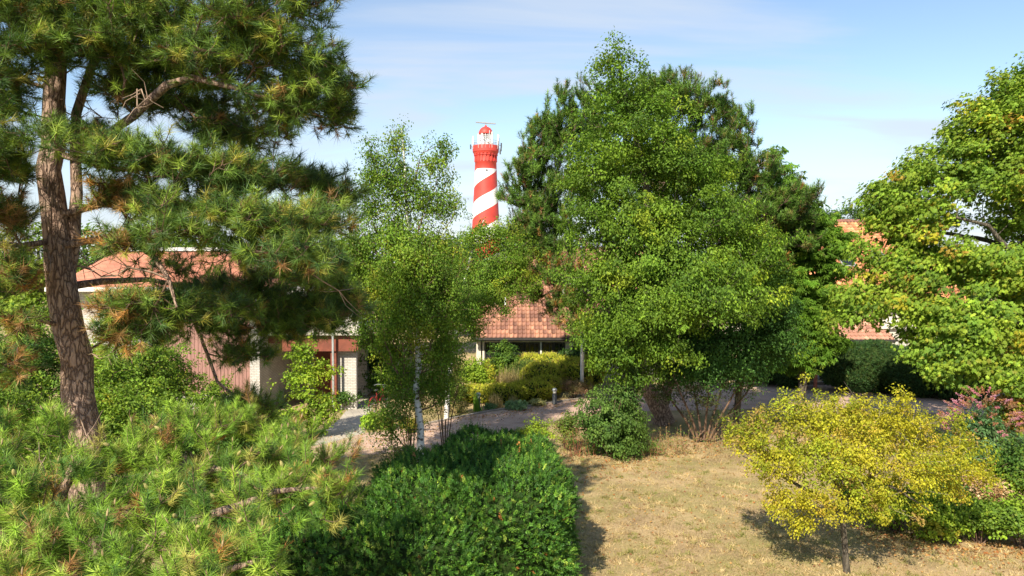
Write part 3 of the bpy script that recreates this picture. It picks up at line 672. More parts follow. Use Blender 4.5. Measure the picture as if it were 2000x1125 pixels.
def middle_house():
    D = 38.0; t = thing('tiled_house', 'low white walled house with long red pantile roof and black framed windows', 'house', (X(1050, D), D + .6, 0)); L0 = t.location
    def B(name, lst, m, par=t, bevel=0): return boxes(name, [(a - L0.x, b - L0.x, c - L0.y, d - L0.y, e, f) for a, b, c, d, e, f in lst], m, par, bevel)
    xl, xr = X(926, D), X(1330, D); ze = Z(660, D); sl = .70
    yw = D + .55
    B('wall', [(X(929, D), X(938, D), yw, yw + .25, 0, ze - .06), (X(941, D), X(945, D), yw, yw + .25, 0, ze - .06), (X(1106, D), X(1121, D), yw, yw + .25, 0, ze - .06), (X(1180, D), xr, yw, yw + .25, 0, ze - .06),
               (X(945, D), X(1180, D), yw + .02, yw + .23, 0, .35), (X(945, D), X(1180, D), yw + .02, yw + .23, ze - .28, ze - .06),
               (X(929, D), X(929, D) + .25, yw + .25, yw + 9, 0, ze - .06)], MT_plaster)
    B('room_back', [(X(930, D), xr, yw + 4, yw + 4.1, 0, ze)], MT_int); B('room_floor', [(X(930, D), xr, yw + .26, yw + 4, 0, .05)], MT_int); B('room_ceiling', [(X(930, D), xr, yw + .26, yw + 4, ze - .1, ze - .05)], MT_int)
    # window bays
    def bay(a, b, nv, nh):
        z0, z1 = .35, ze - .28
        fr = [(a, b, yw + .04, yw + .14, z0, z0 + .07), (a, b, yw + .04, yw + .14, z1 - .07, z1), (a, a + .07, yw + .04, yw + .14, z0 + .07, z1 - .07), (b - .07, b, yw + .04, yw + .14, z0 + .07, z1 - .07)]
        o = B('window', fr, MT_blackw)
        mu = [(a + (b - a) * i / nv - .025, a + (b - a) * i / nv + .025, yw + .05, yw + .13, z0 + .07, z1 - .07) for i in range(1, nv)] + [(a + .07, b - .07, yw + .055, yw + .125, z0 + (z1 - z0) * i / nh - .02, z0 + (z1 - z0) * i / nh + .02) for i in range(1, nh)]
        B('glazing_bars', mu, MT_blackw, o); B('pane', [(a + .05, b - .05, yw + .085, yw + .095, z0 + .05, z1 - .05)], MT_glass, o)
    bay(X(945, D), X(985, D), 4, 4); bay(X(986, D), X(1024, D), 4, 4); bay(X(1025, D), X(1055, D), 3, 3); bay(X(1060, D), X(1082, D), 3, 3); bay(X(1083, D), X(1105, D), 2, 3); bay(X(1122, D), X(1150, D), 3, 3); bay(X(1151, D), X(1180, D), 3, 3)
    B('window_post', [(X(1056, D), X(1059, D), yw - .02, yw + .1, 0, ze - .06)], MT_whitew)
    # roof
    lowtop = D + 2.1
    pantiles('roof', (xl - L0.x, D - L0.y, ze), (xr - L0.x, D - L0.y, ze), (xl - L0.x, 6.4, ze + sl * (6.4 + L0.y - D)), None, 3,
             colr=((.28, .135, .09), (.22, .105, .075), (.34, .17, .11)),
             clip=lambda m: (m[:, 1] < lowtop - L0.y) | (m[:, 0] > X(988, 40) - L0.x)).parent = t
    pantiles('back_roof', (X(988, 40) - L0.x, 6.42, ze + sl * (6.4 + L0.y - D) + .2), (X(1060, 40) - L0.x, 6.42, ze + sl * (6.4 + L0.y - D) + .2), (X(988, 40) - L0.x, 8.0, ze + sl * (6.4 + L0.y - D) + .9), None, 5).parent = t
    zr = ze + sl * (lowtop - D)
    B('ridge_capping', [(xl, X(988, 40), lowtop - .1, lowtop + .08, zr - .02, zr + .10)], mat('ridge_tile', (.42, .2, .13), .8, .2, 6, .2))
    # white gable board of the upper roof
    bm = bmesh.new(); xg = X(988, 40) - L0.x; w_ = .1
    for a, b in (((lowtop - L0.y, zr), (6.4, ze + sl * (6.4 + L0.y - D))),):
        q = [bm.verts.new(c) for c in [(xg - w_, a[0], a[1] - .22), (xg, a[0], a[1] - .22), (xg, b[0], b[1] - .22), (xg - w_, b[0], b[1] - .22), (xg - w_, a[0], a[1] + .1), (xg, a[0], a[1] + .1), (xg, b[0], b[1] + .1), (xg - w_, b[0], b[1] + .1)]]
        for f in ((0, 1, 2, 3), (7, 6, 5, 4), (0, 4, 5, 1), (1, 5, 6, 2), (2, 6, 7, 3), (3, 7, 4, 0)): bm.faces.new([q[i] for i in f])
    bmobj('gable_board', bm, MT_whitew, t)
    bm = bmesh.new(); q = [(-.02, lowtop - L0.y, zr - .2), (-.02, 6.4, ze + sl * (6.4 + L0.y - D) - .2), (-.02, 6.4, 0), (-.02, lowtop - L0.y, 0)]
    q2 = [bm.verts.new((xg + a, b, c)) for a, b, c in q]; q3 = [bm.verts.new((xg + a + .15, b, c)) for a, b, c in q]
    bm.faces.new(q2[::-1]); bm.faces.new(q3); [bm.faces.new((q2[i], q2[(i + 1) % 4], q3[(i + 1) % 4], q3[i])) for i in range(4)]
    bmobj('gable_wall', bm, MT_whitew, t)
    B('gutter', [(xl - .1, xr, D - .14, D - .02, ze - .10, ze + .02)], MT_blackw)
    B('fascia', [(xl, xr, D, D + .04, ze - .16, ze - .02)], MT_blackw)
    B('soffit', [(xl, xr, D + .05, yw, ze - .12, ze - .08)], MT_blackw)
    # dormer
    dy = D + 2.6; zd0 = Z(600, dy); zd1 = Z(556, dy); xa, xb = X(1096, dy), X(1178, dy)
    d = B('dormer', [(xa, xb, dy, dy + 3.2, zd0 - .2, zd1)], MT_plaster)
    B('dormer_roof', [(xa - .25, xb + .25, dy - .3, dy + 4, zd1 + .003, zd1 + .26)], MT_whitew, d)
    for i in range(3):
        a = xa + .1 + i * (xb - xa - .1) / 3; b = a + (xb - xa) / 3 - .1
        o = B('dormer_window', [(a, b, dy - .04, dy - .005, zd0 + .1, zd0 + .17), (a, b, dy - .04, dy - .005, zd1 - .1, zd1 - .03), (a, a + .06, dy - .04, dy - .005, zd0 + .17, zd1 - .1), (b - .06, b, dy - .04, dy - .005, zd0 + .17, zd1 - .1)], MT_whitew, d)
        B('dormer_pane', [(a + .05, b - .05, dy - .02, dy - .008, zd0 + .15, zd1 - .08)], MT_glass, d)
middle_house()

def right_house():
    D = 39.0; t = thing('orange_roof_house', 'tall house with steep orange pantile roof and skylights behind the maple', 'house', (X(1720, D), D + 1, 0)); L0 = t.location
    def B(name, lst, m, par=t, bevel=0): return boxes(name, [(a - L0.x, b - L0.x, c - L0.y, d - L0.y, e, f) for a, b, c, d, e, f in lst], m, par, bevel)
    ze = Z(664, D); xl, xr = X(1560, D), X(1752, D)
    OC = ((.50, .21, .10), (.43, .17, .085), (.57, .27, .13))
    B('lower_wall', [(xl + .3, xr - .3, D + .5, D + 3, 0, ze - .05)], MT_plaster)
    B('eave_board', [(xl, xr, D, D + .06, ze - .16, ze - .02)], MT_blackw)
    B('lower_gutter', [(xl - .1, xr + .1, D - .13, D - .01, ze - .08, ze + .03)], MT_blackw)
    pantiles('lower_roof', (xl - L0.x, D - L0.y, ze), (xr - L0.x, D - L0.y, ze), (xl - L0.x, D + 2.2 - L0.y, ze + 1.35), None, 7, colr=((.40, .2, .14), (.34, .17, .12), (.46, .25, .17))).parent = t
    B('flat_extension', [(xr - .35, xr + 1.6, D + .9, D + 4, 0, Z(640, D + .9))], MT_plaster)
    B('white_fascia', [(xr - .4, xr + 1.7, D + .7, D + .88, Z(640, D + .9) - .05, Z(640, D + .9) + .25)], MT_plaster)
    D2 = D + 2.3; xa, xb = X(1540, D2), X(1905, D2); z0 = Z(604, D2); 
    yr = D2 + 7.4; zr = Z(432, yr)
    B('main_wall', [(xa + .3, xb - .3, D2 + .35, yr + 6, 0, z0 + .1)], MT_plaster)
    pantiles('main_roof', (xa - L0.x, D2 - L0.y, z0), (xb - L0.x, D2 - L0.y, z0), (xa - L0.x, yr - L0.y, zr), None, 9, colr=OC).parent = t
    B('ridge', [(xa, xb, yr - .15, yr + .15, zr - .04, zr + .12)], mat('dark_ridge', (.25, .12, .09), .8, .2, 6, .2))
    bm = bmesh.new(); q = [bm.verts.new((a - L0.x, b - L0.y, c)) for a, b, c in ((xa, yr + .1, zr - .03), (xb, yr + .1, zr - .03), (xb, yr + 7, z0), (xa, yr + 7, z0))]; bm.faces.new(q); bmobj('rear_roof', bm, MT_redw, t)
    for xg in (xa + .35, xb - .35):
        bm = bmesh.new(); a3 = [bm.verts.new((xg - .1 - L0.x, b - L0.y, c)) for b, c in ((D2 + .4, z0 - .1), (yr, zr - .2), (yr + 6.6, z0 - .1))]; b3 = [bm.verts.new((xg + .1 - L0.x, b - L0.y, c)) for b, c in ((D2 + .4, z0 - .1), (yr, zr - .2), (yr + 6.6, z0 - .1))]
        bm.faces.new(a3); bm.faces.new(b3[::-1]); [bm.faces.new((a3[i], b3[i], b3[(i + 1) % 3], a3[(i + 1) % 3])) for i in range(3)]; bmobj('gable', bm, MT_plaster, t)
    th = math.atan2(zr - z0, yr - D2)
    for px, py in ((1652, 512), (1714, 505), (1742, 512), (1762, 478)):
        f = ((510 - py) / FPX); 
        s = 0
        for k in range(200):   # point on the roof plane seen at that pixel row
            yy = D2 + (yr - D2) * k / 199; zz = z0 + (zr - z0) * k / 199
            if zz >= Z(py, yy): break
        bm = bmesh.new(); bx(bm, -.4, .4, -.6, .6, .06, .14); bm2 = bmobj('skylight', bm, MT_zinc, t); bm2.location = (X(px, yy) - L0.x, yy - L0.y, zz); bm2.rotation_euler = (th, 0, 0)
        bm = bmesh.new(); bx(bm, -.33, .33, -.52, .52, .12, .148); bmobj('skylight_pane', bm, MT_glass, bm2)
right_house()

# ------------------------------------------------------------------ small objects
def flagpole():
    d = 34.2; p = P(1136.5, 768, d); t = thing('flagpole', 'slim white flagpole standing behind the ivy covered tree', 'flagpole', (p[0], d, 0))
    bm = bmesh.new(); lathe(bm, [(.085, 0), (.08, 1), (.06, 5), (.045, 7.2)], 14); bmobj('pole', bm, MT_whitew, t, smooth=True)
    bm = bmesh.new(); lathe(bm, [(.16, 0), (.16, .05), (.1, .09), (.1, .22)], 14); bmobj('pole_foot', bm, MT_grey, t)
    bm = bmesh.new(); bmesh.ops.create_uvsphere(bm, u_segments=12, v_segments=8, radius=.08); [setattr(v, 'co', v.co + Vector((0, 0, 7.25))) for v in bm.verts]; bmobj('finial', bm, MT_whitew, t, smooth=True)
    tubes('halyard', [([(.11, -.02, 1.2), (.1, -.02, 4), (.06, 0, 7.1)], [.006] * 3)], MT_grey, t)
flagpole()
def bollard(px, py, lab):
    g = G(px, py); t = thing('bollard_lamp', lab, 'lamp', tuple(g), group='bollard lamps along the brick path')
    bm = bmesh.new(); lathe(bm, [(.12, 0), (.12, .03), (.095, .05), (.09, .48)], 20); bmobj('post', bm, MT_dark, t, smooth=True)
    bm = bmesh.new(); lathe(bm, [(.07, .48), (.075, .6)], 18); bmobj('lens', bm, mat('lamp_lens', (.6, .6, .56), .2, .05, 5, 0), t, smooth=True)
    bm = bmesh.new(); lathe(bm, [(.11, .6), (.115, .63), (.1, .68), (.06, .71), (.01, .72)], 20); bmobj('cap', bm, MT_grey, t, smooth=True)
bollard(1083, 790, 'dark bollard lamp at the end of the low yellow hedge'); bollard(934, 800, 'dark bollard lamp behind a tuft of upright sword leaves')

def person():
    d = 36.0; g = P(1307, 760, d); t = thing('person', 'person with fair hair in black and white top and pink shorts under the trees', 'person', (g[0], d, 0), R(200))
    MS = mat('skin', (.60, .36, .27), .55, .05, 8, 0); MW = mat('white_shirt', (.75, .75, .75), .8, .05, 4, .2); MB_ = mat('black_band', (.03, .03, .035), .8, .1, 4, .2); MP = mat('pink_shorts', (.62, .28, .26), .8, .1, 4, .2); MH = mat('fair_hair', (.62, .46, .26), .6, .2, 20, .5)
    k = 1.42 / 1.75
    J = {'pel': (0, 0, .95), 'wa': (0, .0, 1.1), 'ch': (0, 0, 1.3), 'nk': (0, 0, 1.47), 'nk2': (0, -.01, 1.53), 'h0': (0, -.015, 1.6), 'h1': (0, -.01, 1.68)}
    for s, n in ((-1, 'L'), (1, 'R')):
        J.update({n + 'hp': (s * .09, 0, .9), n + 'kn': (s * .1, -.03 * s, .5), n + 'an': (s * .1, .01, .09), n + 'to': (s * .12, -.15, .03), n + 'sh': (s * .17, 0, 1.42), n + 'el': (s * .24, .02, 1.14), n + 'wr': (s * .2, -.12, .93), n + 'pa': (s * .19, -.16, .87)})
    Rr = {'pel': .12, 'wa': .11, 'ch': .13, 'nk': .055, 'nk2': .05, 'h0': .085, 'h1': .09, 'hp': .085, 'kn': .055, 'an': .035, 'to': .03, 'sh': .055, 'el': .038, 'wr': .026, 'pa': .032}
    E = [('pel', 'wa'), ('wa', 'ch'), ('ch', 'nk'), ('nk', 'nk2'), ('nk2', 'h0'), ('h0', 'h1')]
    for n in 'LR':
        E += [('pel', n + 'hp'), (n + 'hp', n + 'kn'), (n + 'kn', n + 'an'), (n + 'an', n + 'to'), ('ch', n + 'sh'), (n + 'sh', n + 'el'), (n + 'el', n + 'wr'), (n + 'wr', n + 'pa')]
        for i in range(5):
            s = -1 if n == 'L' else 1; bp = np.array(J[n + 'pa']); off = np.array(((i - 1.5) * .014 if i < 4 else -.035 * s, -.02, -.02)); J[f'{n}f{i}'] = tuple(bp + off); J[f'{n}g{i}'] = tuple(bp + off + np.array((0, -.01, -.055 + abs(i - 1.5) * .006 if i < 4 else -.03))); Rr[f'f{i}'] = .009; Rr[f'g{i}'] = .007; E += [(n + 'pa', f'{n}f{i}'), (f'{n}f{i}', f'{n}g{i}')]
    def skin(name, keys, edges, infl, m, rm=None):
        me = bpy.data.meshes.new(name); me.from_pydata([tuple(c * k for c in J[q]) for q in keys], [(keys.index(a), keys.index(b)) for a, b in edges], []); o = bpy.data.objects.new(name, me); C.objects.link(o); o.parent = t
        md = o.modifiers.new('s', 'SKIN'); sb = o.modifiers.new('b', 'SUBSURF'); sb.levels = sb.render_levels = 2
        for i, q in enumerate(keys):
            r = (rm or {}).get(q) or Rr.get(q) or Rr[q[1:]]; r = r * k * infl; me.skin_vertices[0].data[i].radius = (r, r * (.75 if q in ('pel', 'wa', 'ch') else 1)); 
        me.skin_vertices[0].data[0].use_root = True; me.materials.append(m); return o
    skin('body', list(J), E, 1, MS)
    skin('shirt', ['pel', 'wa', 'ch', 'nk', 'Lsh', 'Rsh'], [('pel', 'wa'), ('wa', 'ch'), ('ch', 'nk'), ('ch', 'Lsh'), ('ch', 'Rsh')], 1.15, MW)
    J['b0'] = (0, 0, 1.24); J['b1'] = (0, 0, 1.33); Rr['b0'] = .14; Rr['b1'] = .14; skin('shirt_band', ['b0', 'b1'], [('b0', 'b1')], 1.22, MB_, {'b0': .14, 'b1': .14})
    J['Lm'] = (-.095, -.0, .68); J['Rm'] = (.095, 0, .68)
    skin('shorts', ['pel', 'Lhp', 'Lm', 'Rhp', 'Rm'], [('pel', 'Lhp'), ('Lhp', 'Lm'), ('pel', 'Rhp'), ('Rhp', 'Rm')], 1.2, MP, {'Lm': .075, 'Rm': .075})
    bm = bmesh.new(); bmesh.ops.create_icosphere(bm, subdivisions=3, radius=.115)
    for v in bm.verts:
        v.co.z *= 1.15; v.co += Vector((0, .025, 1.68))
        if v.co.z < 1.62 and v.co.y < -.0: v.co.y = .0
        v.co *= k
    bmobj('hair', bm, MH, t, smooth=True)
    for s in (-1, 1):
        bm = bmesh.new(); r = bmesh.ops.create_uvsphere(bm, u_segments=8, v_segments=6, radius=.013); [setattr(v, 'co', (v.co + Vector((s * .032, -.098, 1.655))) * k) for v in r['verts']]
        bmobj('eye', bm, MB_, t, smooth=True)
person()

def bicycle(px, d, rz, lab, fc, sc=1.0, name='bicycle'):
    t = thing(name, lab, 'bicycle', (X(px, d), d, 0), rz); r = .33
    mf = mat('bike_paint', fc, .35, .1, 5, 0)
    for x in (-.5, .5):
        w_ = tubes('wheel', [([(x + .29 * math.cos(a), 0, r + .29 * math.sin(a)) for a in np.linspace(0, 2 * PI, 33)], .012)] + [([(x, 0, r), (x + .29 * math.cos(a), 0, r + .29 * math.sin(a))], .0025) for a in np.linspace(0, 2 * PI, 19)[:-1]], MT_grey, t)
        tubes('tyre', [([(x + .315 * math.cos(a), 0, r + .315 * math.sin(a)) for a in np.linspace(0, 2 * PI, 33)], .019)], MT_dark, w_)
        tubes('mudguard', [([(x + .35 * math.cos(a), 0, r + .35 * math.sin(a)) for a in np.linspace(.2, PI - .1, 16)], .02)], mf, t)
    tubes('frame', [([(-.5, 0, r), (-.08, 0, .3)], .014), ([(-.08, 0, .3), (-.2, 0, .82)], .017), ([(-.08, 0, .3), (.38, 0, .78)], .018), ([(-.18, 0, .72), (.36, 0, .84)], .016), ([(-.5, 0, r), (-.18, 0, .72)], .01), ([(.5, 0, r), (.36, 0, .84), (.33, 0, .95)], .016)], mf, t)
    tubes('handlebar', [([(.33, 0, .95), (.32, 0, 1.05)], .013), ([(.12, -.28, 1.06), (.3, -.2, 1.08), (.33, 0, 1.06), (.3, .2, 1.08), (.12, .28, 1.06)], .012)], MT_grey, t)
    tubes('rack', [([(-.62, -.06, .72), (-.25, -.06, .72)], .008), ([(-.62, .06, .72), (-.25, .06, .72)], .008), ([(-.5, .06, r), (-.55, .06, .72)], .007), ([(-.5, -.06, r), (-.55, -.06, .72)], .007)], MT_dark, t)
    bm = bmesh.new(); bx(bm, -.32, -.08, -.07, .07, .9, .96)
    for v in bm.verts:
        if v.co.x > -.2: v.co.y *= .35
    bmobj('saddle', bm, MT_dark, t, bevel=.02)
    tubes('crank', [([(-.08, -.1, .3), (-.08, .1, .3)], .012), ([(-.08, -.1, .3), (.05, -.1, .2)], .01), ([(-.08, .1, .3), (-.21, .1, .4)], .01), ([(.05, -.18, .2), (.05, -.08, .2)], .02), ([(-.21, .08, .4), (-.21, .18, .4)], .02)], MT_dark, t)
    bm = bmesh.new(); lathe(bm, [(.01, 0), (.05, .02), (.055, .07)], 10); o = bmobj('headlamp', bm, MT_grey, t); o.location = (.4, 0, .93); o.rotation_euler = (0, R(90), 0)
    return t
bicycle(1607, 38.2, R(78), 'dark bicycle parked in the gap between the two clipped hedges', (.04, .05, .07))
bicycle(738, 30.5, R(72), 'red bicycle half hidden behind the plants left of the birch', (.36, .03, .025))
p = P(1598, 722, 38.9)
t = thing('blue_crate_post', 'narrow blue upright panel beside the parked bicycle', 'panel', (p[0] - .05, 39.0, 0))
boxes('panel', [(-.13, .13, -.03, .03, .55, 1.35)], mat('blue_paint', (.03, .16, .36), .5, .1, 3, .1), t, bevel=.01); boxes('panel_post', [(-.03, .03, .035, .09, 0, 1.3)], MT_grey, t)
p = G(1592, 768); t = thing('wooden_post', 'short weathered red brown post in front of the dark hedges', 'post', tuple(p)); boxes('shaft', [(-.07, .07, -.07, .07, 0, .95)], mat('rusty_wood', (.23, .08, .05), .9, .3, 6, .4), t, bevel=.01); boxes('post_cap', [(-.085, .085, -.085, .085, .952, .99)], MT_redw, t, bevel=.01)

def car():
    d = 40.5; t = thing('parked_car', 'white parked hatchback glimpsed under the trees behind the person', 'car', (X(1352, d), d, 0), R(6))
    MC = mat('white_car_paint', (.72, .73, .74), .25, .03, 1, 0, spec=.6)
    def ext(name, prof, hw, m, taper=0, par=t, bev=.03):
        bm = bmesh.new(); a = [bm.verts.new((x, -hw + (taper if z > .95 else 0), z)) for x, z in prof]; b = [bm.verts.new((x, hw - (taper if z > .95 else 0), z)) for x, z in prof]
        bm.faces.new(a); bm.faces.new(b[::-1]); n = len(a); [bm.faces.new((a[i], b[i], b[(i + 1) % n], a[(i + 1) % n])) for i in range(n)]; bmesh.ops.recalc_face_normals(bm, faces=bm.faces)
        return bmobj(name, bm, m, par, bevel=bev)
    ext('body', [(-2.0, .3), (-1.98, .7), (-1.8, .88), (-1.0, .98), (1.75, .98), (1.98, .8), (2.0, .3)], .84, MC, 0, bev=.06)
    ext('cabin', [(-1.0, .96), (-.35, 1.42), (.3, 1.48), (1.4, 1.42), (1.8, .96)], .82, MT_glass, .14, bev=.04)
    ext('roof', [(-.42, 1.4), (-.3, 1.46), (.3, 1.52), (1.38, 1.46), (1.5, 1.38), (.3, 1.44)], .7, MC, 0, bev=.01)
    for x in (-.28, .55, 1.45):
        for s in (-1, 1): boxes('pillar', [(x - .04, x + .04, s * .79 - .02, s * .79 + .02, .97, 1.22)], MC, t)
    for x in (-1.25, 1.25):
        for s in (-1, 1):
            bm = bmesh.new(); lathe(bm, [(.2, -.1), (.31, -.1), (.32, -.06), (.32, .06), (.31, .1), (.2, .1)], 24, cap=False); o = bmobj('wheel', bm, MT_dark, t, smooth=False); o.location = (x, s * .78, .32); o.rotation_euler = (R(90), 0, 0)
            bm = bmesh.new(); lathe(bm, [(.05, -.09), (.21, -.08), (.21, .08), (.05, .09)], 20); bmobj('rim', bm, MT_grey, o)
    boxes('bumper', [(-2.06, -1.9, -.8, .8, .3, .5)], MT_dark, t, bevel=.02); boxes('bumper', [(1.92, 2.07, -.8, .8, .3, .5)], MT_dark, t, bevel=.02)
    for s in (-1, 1): boxes('tail_light', [(1.9, 2.01, s * .62 - .14, s * .62 + .14, .72, .9)], mat('red_lens', (.6, .08, .03), .2, .05, 5, 0), t, bevel=.02); boxes('headlight', [(-2.0, -1.86, s * .6 - .16, s * .6 + .16, .62, .78)], MT_glass, t, bevel=.02)
    for s in (-1, 1): boxes('mirror', [(-.75, -.6, s * .93 - .07, s * .93 + .07, .98, 1.1)], MC, t, bevel=.02)
car()

# ------------------------------------------------------------------ palettes
PAL_PINE = ((.09, .16, .03, 4), (.15, .24, .035, 4), (.25, .34, .045, 3), (.06, .12, .03, 3), (.36, .33, .06, 1.3))
PAL_LOWP = ((.18, .31, .035, 4), (.26, .40, .045, 4), (.34, .45, .06, 2), (.09, .18, .03, 4), (.36, .34, .08, 1.3))
PAL_BIRCH = ((.14, .25, .025, 4), (.21, .32, .03, 3), (.09, .17, .025, 3), (.34, .36, .03, 1))
PAL_LIME = ((.125, .22, .022, 4), (.175, .28, .025, 4), (.08, .16, .02, 3.5), (.28, .35, .026, 1.2))
PAL_DARK = ((.06, .14, .025, 4), (.09, .18, .03, 3), (.045, .10, .025, 2))
PAL_MAPLE = ((.19, .30, .03, 5), (.27, .36, .035, 4), (.12, .22, .03, 3), (.46, .38, .03, .8), (.42, .22, .04, .5))
PAL_YEL = ((.38, .37, .025, 5), (.47, .42, .03, 4), (.27, .33, .025, 4), (.50, .35, .05, 1.2), (.34, .20, .08, .6))
PAL_SHRUB = ((.15, .25, .025, 4), (.24, .34, .03, 3), (.10, .18, .025, 3), (.42, .40, .05, .9))
PAL_YGREEN = ((.24, .36, .03, 5), (.34, .42, .035, 3), (.16, .26, .03, 2), (.50, .40, .04, .5))
PAL_YEW = ((.055, .14, .017, 4), (.08, .19, .022, 3), (.14, .27, .028, 2), (.035, .10, .015, 2.5), (.26, .34, .05, .5), (.5, .2, .06, .06))
PAL_IVY = ((.09, .17, .03, 4), (.14, .23, .04, 3), (.05, .11, .025, 3), (.15, .24, .06, 1))
PAL_RUST = ((.28, .17, .07, 3), (.36, .24, .10, 2), (.20, .22, .06, 3), (.16, .24, .05, 3))
def line(pts): return [P(*p) for p in pts]
def Rm(px, d): return px * d / FPX

# ------------------------------------------------------------------ big pine at the left
base = P(178, 1270, 11.6); base[2] = 0
def pine_left():
    d = 11.6
    main = [base] + line([(185, 1050, d), (172, 870, d), (150, 760, d), (138, 640, d), (118, 520, d), (106, 430, d), (98, 330, d), (104, 190, d), (120, 40, d), (135, -120, d), (140, -330, d)])
    mr = [.34, .27, .25, .235, .225, .21, .19, .175, .155, .13, .10, .05]
    fork = line([(128, 560, d + .1), (148, 470, d + .1), (150, 380, d + .1), (146, 300, d + .2), (150, 220, d + .3), (190, 100, d + .5), (230, -40, d + .8), (250, -200, d + 1)])
    limbs = [(fork, [.16, .14, .12, .11, .10, .08, .06, .03]),
             (line([(146, 300, d), (205, 265, d - .4), (262, 225, d - .8), (325, 168, d - 1.2), (375, 150, d - 1.4), (470, 175, d - 1.4), (580, 210, d - 1.0), (650, 235, d - .8)]), [.09, .085, .085, .08, .06, .045, .03, .015]),
             (line([(125, 480, d), (190, 468, d - .5), (245, 462, d - 1.0), (300, 500, d - 1.3), (330, 545, d - 1.4), (345, 600, d - 1.5)]), [.08, .07, .055, .05, .04, .02]),
             (line([(130, 560, d), (200, 548, d + .6), (290, 545, d + 1.0), (370, 560, d + 1.2), (470, 580, d + 1.4), (600, 590, d + 1.5)]), [.09, .08, .06, .05, .035, .02]),
             (line([(350, 552, d + 1.0), (378, 625, d + .9), (405, 690, d + .8), (425, 745, d + .7), (478, 790, d + .6), (520, 850, d + .4)]), [.045, .042, .04, .036, .028, .015]),
             (line([(120, 420, d), (210, 395, d - .2), (330, 385, d - .5), (430, 430, d - .8), (520, 490, d - 1.2), (600, 520, d - 1.6)]), [.085, .07, .055, .045, .035, .015]),
             (line([(110, 300, d), (230, 330, d + .3), (380, 330, d + .5), (520, 340, d + .7), (640, 375, d + .8)]), [.08, .06, .045, .035, .018]),
             (line([(108, 100, d), (60, 40, d - .8), (-40, 30, d - 1.8), (-160, 10, d - 2.4)]), [.08, .065, .05, .03]),
             (line([(120, 40, d), (230, 60, d - .5), (380, 60, d - 1.0), (520, 30, d - 1.2), (620, 10, d - 1.2)]), [.08, .06, .05, .035, .02]),
             (line([(112, 470, d), (40, 480, d - .6), (-60, 470, d - 1.2)]), [.07, .055, .03]),
             (line([(130, 640, d), (60, 620, d - .7), (-40, 615, d - 1.3)]), [.05, .04, .02])]
    limbs = [(a, [q * .72 for q in rr_]) for a, rr_ in limbs]
    B = []
    for px, py, dd, rx, ry, rd in [
        (590, 15, -1.2, 75, 38, .8), (470, 50, -1.3, 110, 55, 1.1), (330, 40, -.8, 120, 60, 1.4), (200, 30, -.6, 110, 60, 1.4), (40, 20, -1.2, 130, 40, 1.4),
        (655, 150, -.9, 62, 55, .7), (540, 110, -1.2, 90, 50, .9), (420, 130, -1.0, 110, 45, 1.0), (660, 215, -.7, 35, 45, .5), (560, 215, -.9, 90, 45, .8), (600, 180, -.9, 80, 50, .8),
        (300, 130, .4, 110, 45, 1.0), (60, 100, -1.4, 110, 45, 1.0), (50, 160, -1.2, 90, 40, 1.0), (80, 270, -1.6, 120, 42, 1.0), (20, 330, -1.2, 80, 60, 1.0),
        (220, 300, -1.5, 100, 40, .8), (300, 315, -1.4, 100, 40, .8), (450, 260, -.2, 130, 30, .8), (400, 340, -1.2, 100, 45, .9), (500, 350, -.6, 110, 45, 1.0), (620, 360, .5, 60, 32, .6), (665, 385, .6, 45, 25, .5),
        (450, 420, -1.5, 130, 45, 1.0), (560, 440, -1.7, 90, 50, .9), (590, 500, -1.9, 85, 45, .8), (640, 430, -1.0, 60, 35, .6), (470, 490, -1.5, 90, 30, .8), (300, 400, -1.0, 90, 30, .8),
        (560, 590, 1.3, 120, 32, .8), (650, 600, 1.2, 60, 32, .6), (430, 575, 1.0, 100, 28, .7), (330, 600, -1.0, 80, 35, .6), (240, 600, -1.4, 70, 30, .6), (440, 640, .8, 70, 22, .5), (250, 650, -1.2, 60, 30, .6), (480, 690, .7, 60, 25, .5),
        (30, 420, -1.0, 90, 40, .8), (30, 540, -.9, 70, 50, .8), (60, 640, -.9, 60, 30, .5), (480, 800, .5, 60, 30, .4), (20, 720, -.8, 60, 30, .5),
        (250, 480, -1.4, 70, 30, .7), (330, 520, .9, 90, 24, .7), (420, 540, .9, 80, 24, .6), (520, 545, 1.0, 80, 26, .6), (640, 545, .8, 60, 26, .6), (300, 640, .9, 90, 26, .7), (380, 610, 1.1, 80, 24, .7), (560, 640, .8, 60, 24, .5), (400, 210, .6, 110, 40, .9), (500, 290, .9, 80, 26, .6), (230, 180, .8, 80, 45, .8), (200, 380, -1.2, 80, 36, .8), (330, 450, -1.8, 80, 28, .6), (40, 200, -1.5, 80, 40, .8), (180, 90, -1.3, 90, 40, .7),
        (650, 625, .7, 60, 30, .5), (540, 610, .9, 60, 26, .5), (270, 190, -.6, 70, 34, .7), (200, 270, .5, 60, 26, .6), (620, 605, 1.0, 80, 30, .6), (560, 635, .9, 60, 24, .5), (690, 585, 1.0, 40, 24, .4), (250, 600, -.6, 90, 30, .6), (400, 585, .4, 80, 26, .6), (450, 610, -.8, 60, 26, .5),
        (130, -100, 0, 320, 90, 3.0), (480, -60, -1, 200, 60, 1.5), (130, -260, 0, 200, 90, 2.2), (-180, 150, 0, 150, 200, 2.5), (-180, 450, 0, 150, 150, 2.5)]:
        B.append(W(px, py, d + dd, rx, ry, rd))
    tr0 = P(130, 500, d)
    def brown(tip, rng):
        px = tip[:, 0] / tip[:, 1] * FPX + 1000; py = 510 - (tip[:, 2] - CAMZ) / tip[:, 1] * FPX
        near = np.abs(px - 130) < 130
        return (rng.random(len(tip)) < np.where(near & (py > 350), .42, .035)) 
